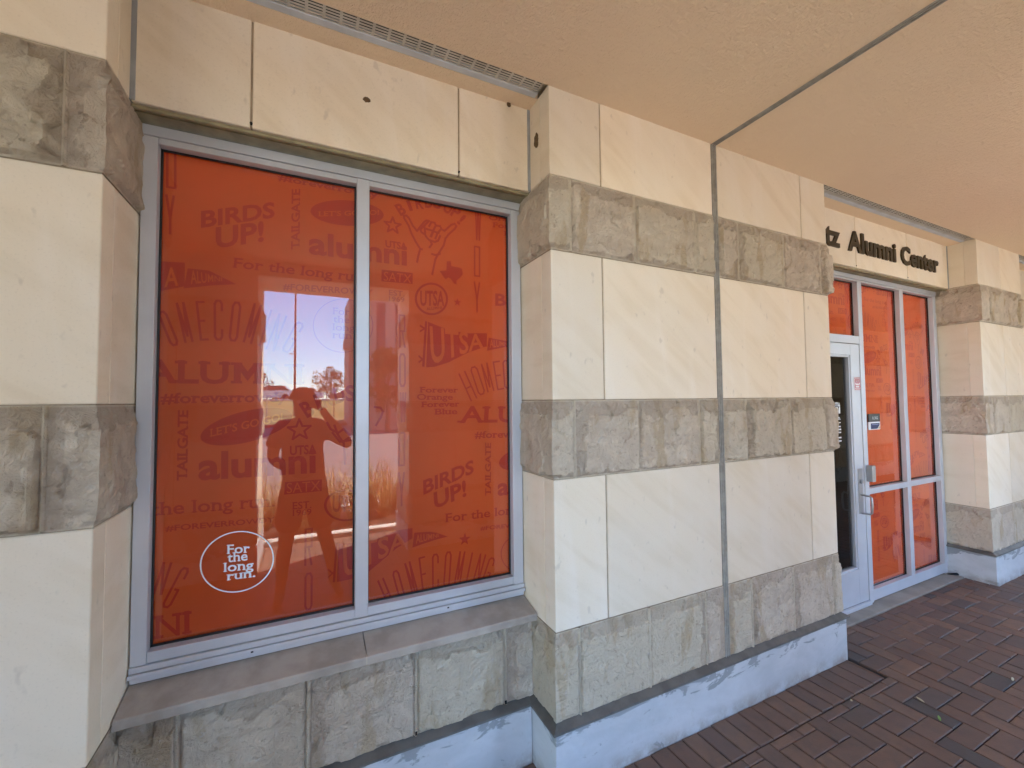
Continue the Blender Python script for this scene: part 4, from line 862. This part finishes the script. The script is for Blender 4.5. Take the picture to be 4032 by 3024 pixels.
for a in ((-3.2, -46.5, 1.8, (.65, .66, .68), 'silver car parked nearest the lawn at the left', .1), (-4.3, -51, 1.8, (.7, .7, .7), 'white car parked behind the silver car', .1), (-.5, -53, 1.8, (.62, .64, .68), 'pale car parked right of the lamp post', .1), (-8.3, -47, 1.8, (.1, .12, .16), 'dark car parked left of the silver car', 0), (-1.2, -58, 1.8, (.6, .6, .6), 'pale car in the back row', .1), (4.6, -56, 1.8, (.12, .12, .13), 'dark car parked under the round tree', 0)): car(*a)
BW = plain('tan_render', (.42, .33, .27), .85, var=.1, scale=.5)
fb = thing('building', (9, -26, 0), 'tan building with deep eaves and tall window bays across the road', 'building')
m = MB(); m.box(2.66, 20, -34, -30, -.1, 9, var=.5); m.box(3.3, 20, -30, -24, -.1, 11, var=.5); m.build('wall', BW, fb)
m = MB(); m.prism([(2.25, 5.3), (2.7, 5.3), (3.3, 6.8), (3.1, 6.9), (2.3, 5.95)], -30.2, -29.0); m.build('eave', BW, fb)
for k in range(8): m = MB(); m.box(3.7+k*1.1, 4.2+k*1.1, -24.04, -23.98, 1.0, 7.5, .01); m.build('window', CGL, fb)
m = MB()
for k in range(9): m.box(2.2, 3.6, -23.9+k*.02, -23.88+k*.02, 6.9+k*.35, 6.98+k*.35, var=.5)
m.build('sunshade', BW, fb)
# ---------------- small marks of use ----------------
NEST = plain('dried_mud', (.13, .085, .04), .95, var=.4, scale=120)
def blob(name, c, r, nrm, label, cat, mat=NEST, seed=0):
    bm = bmesh.new(); bmesh.ops.create_icosphere(bm, subdivisions=3, radius=1)
    for v in bm.verts:
        k = 1+.35*noise.noise(v.co*2.2+Vector((seed, 0, 0)))+.2*noise.noise(v.co*6); v.co = Vector((v.co.x*r[0]*k+c[0], v.co.y*r[1]*k+c[1], v.co.z*r[2]*k+c[2]))
    m = MB(); m.addbm(bm, .5); return tag(m.build(name, mat), label, cat)
blob('mud_nest', (.940, .112, 2.79), (.008, .018, .034), None, 'small brown mud wasp nest stuck on the side of the middle pier', 'wasp nest')
blob('mud_nest', (.205, .177, 2.802), (.014, .004, .011), None, 'tiny dark mud spot with a web on the middle lintel panel', 'wasp nest', seed=3)
blob('mud_nest', (.83, .172, 2.966), (.010, .004, .012), None, 'tiny dark clump under the ceiling by the right end of the lintel', 'wasp nest', seed=5)
LEAFG = plain('green_leaf', (.16, .30, .05), .6); LEAFD = plain('dry_leaf', (.45, .40, .25), .7)
for k, (x, y, a, g, lb) in enumerate(((2.845, -.505, .5, 1, 'bright green leaf lying on the dark bricks'), (2.93, -.40, 1.2, 0, 'pale dry leaf lying on the bricks above the green leaf'), (3.6, -.55, .2, 0, 'pale dry leaf at the right edge of the bricks'), (2.60, -.243, 0, 0, 'small white speck of grit beside the border bricks'))):
    m = MB(); c, s_ = math.cos(a), math.sin(a); L = .022 if k < 3 else .006; W = .005
    p = [(-L, 0), (-L*.4, W), (L*.4, W), (L, 0), (L*.4, -W), (-L*.4, -W)]
    m.add([(x+u*c-v*s_, y+u*s_+v*c, .004+(.004 if i in (1, 2) else .001)) for i, (u, v) in enumerate(p)], [tuple(range(6))], .5)
    m.prism([(x+u*c-v*s_, y+u*s_+v*c) for u, v in p], .0018, .0035, 'z')
    tag(m.build('fallen_leaf', LEAFG if g else LEAFD), lb, 'leaf')
m = MB(); m.tube([(5.19, .262, .010), (5.22, .235, .014), (5.262, .215, .010), (5.29, .19, .008)], [.004, .009, .013, .006], 8); tag(m.build('cable_end', BLACK, smooth=True), 'short black cable end on the floor at the right end of the entrance', 'cable')
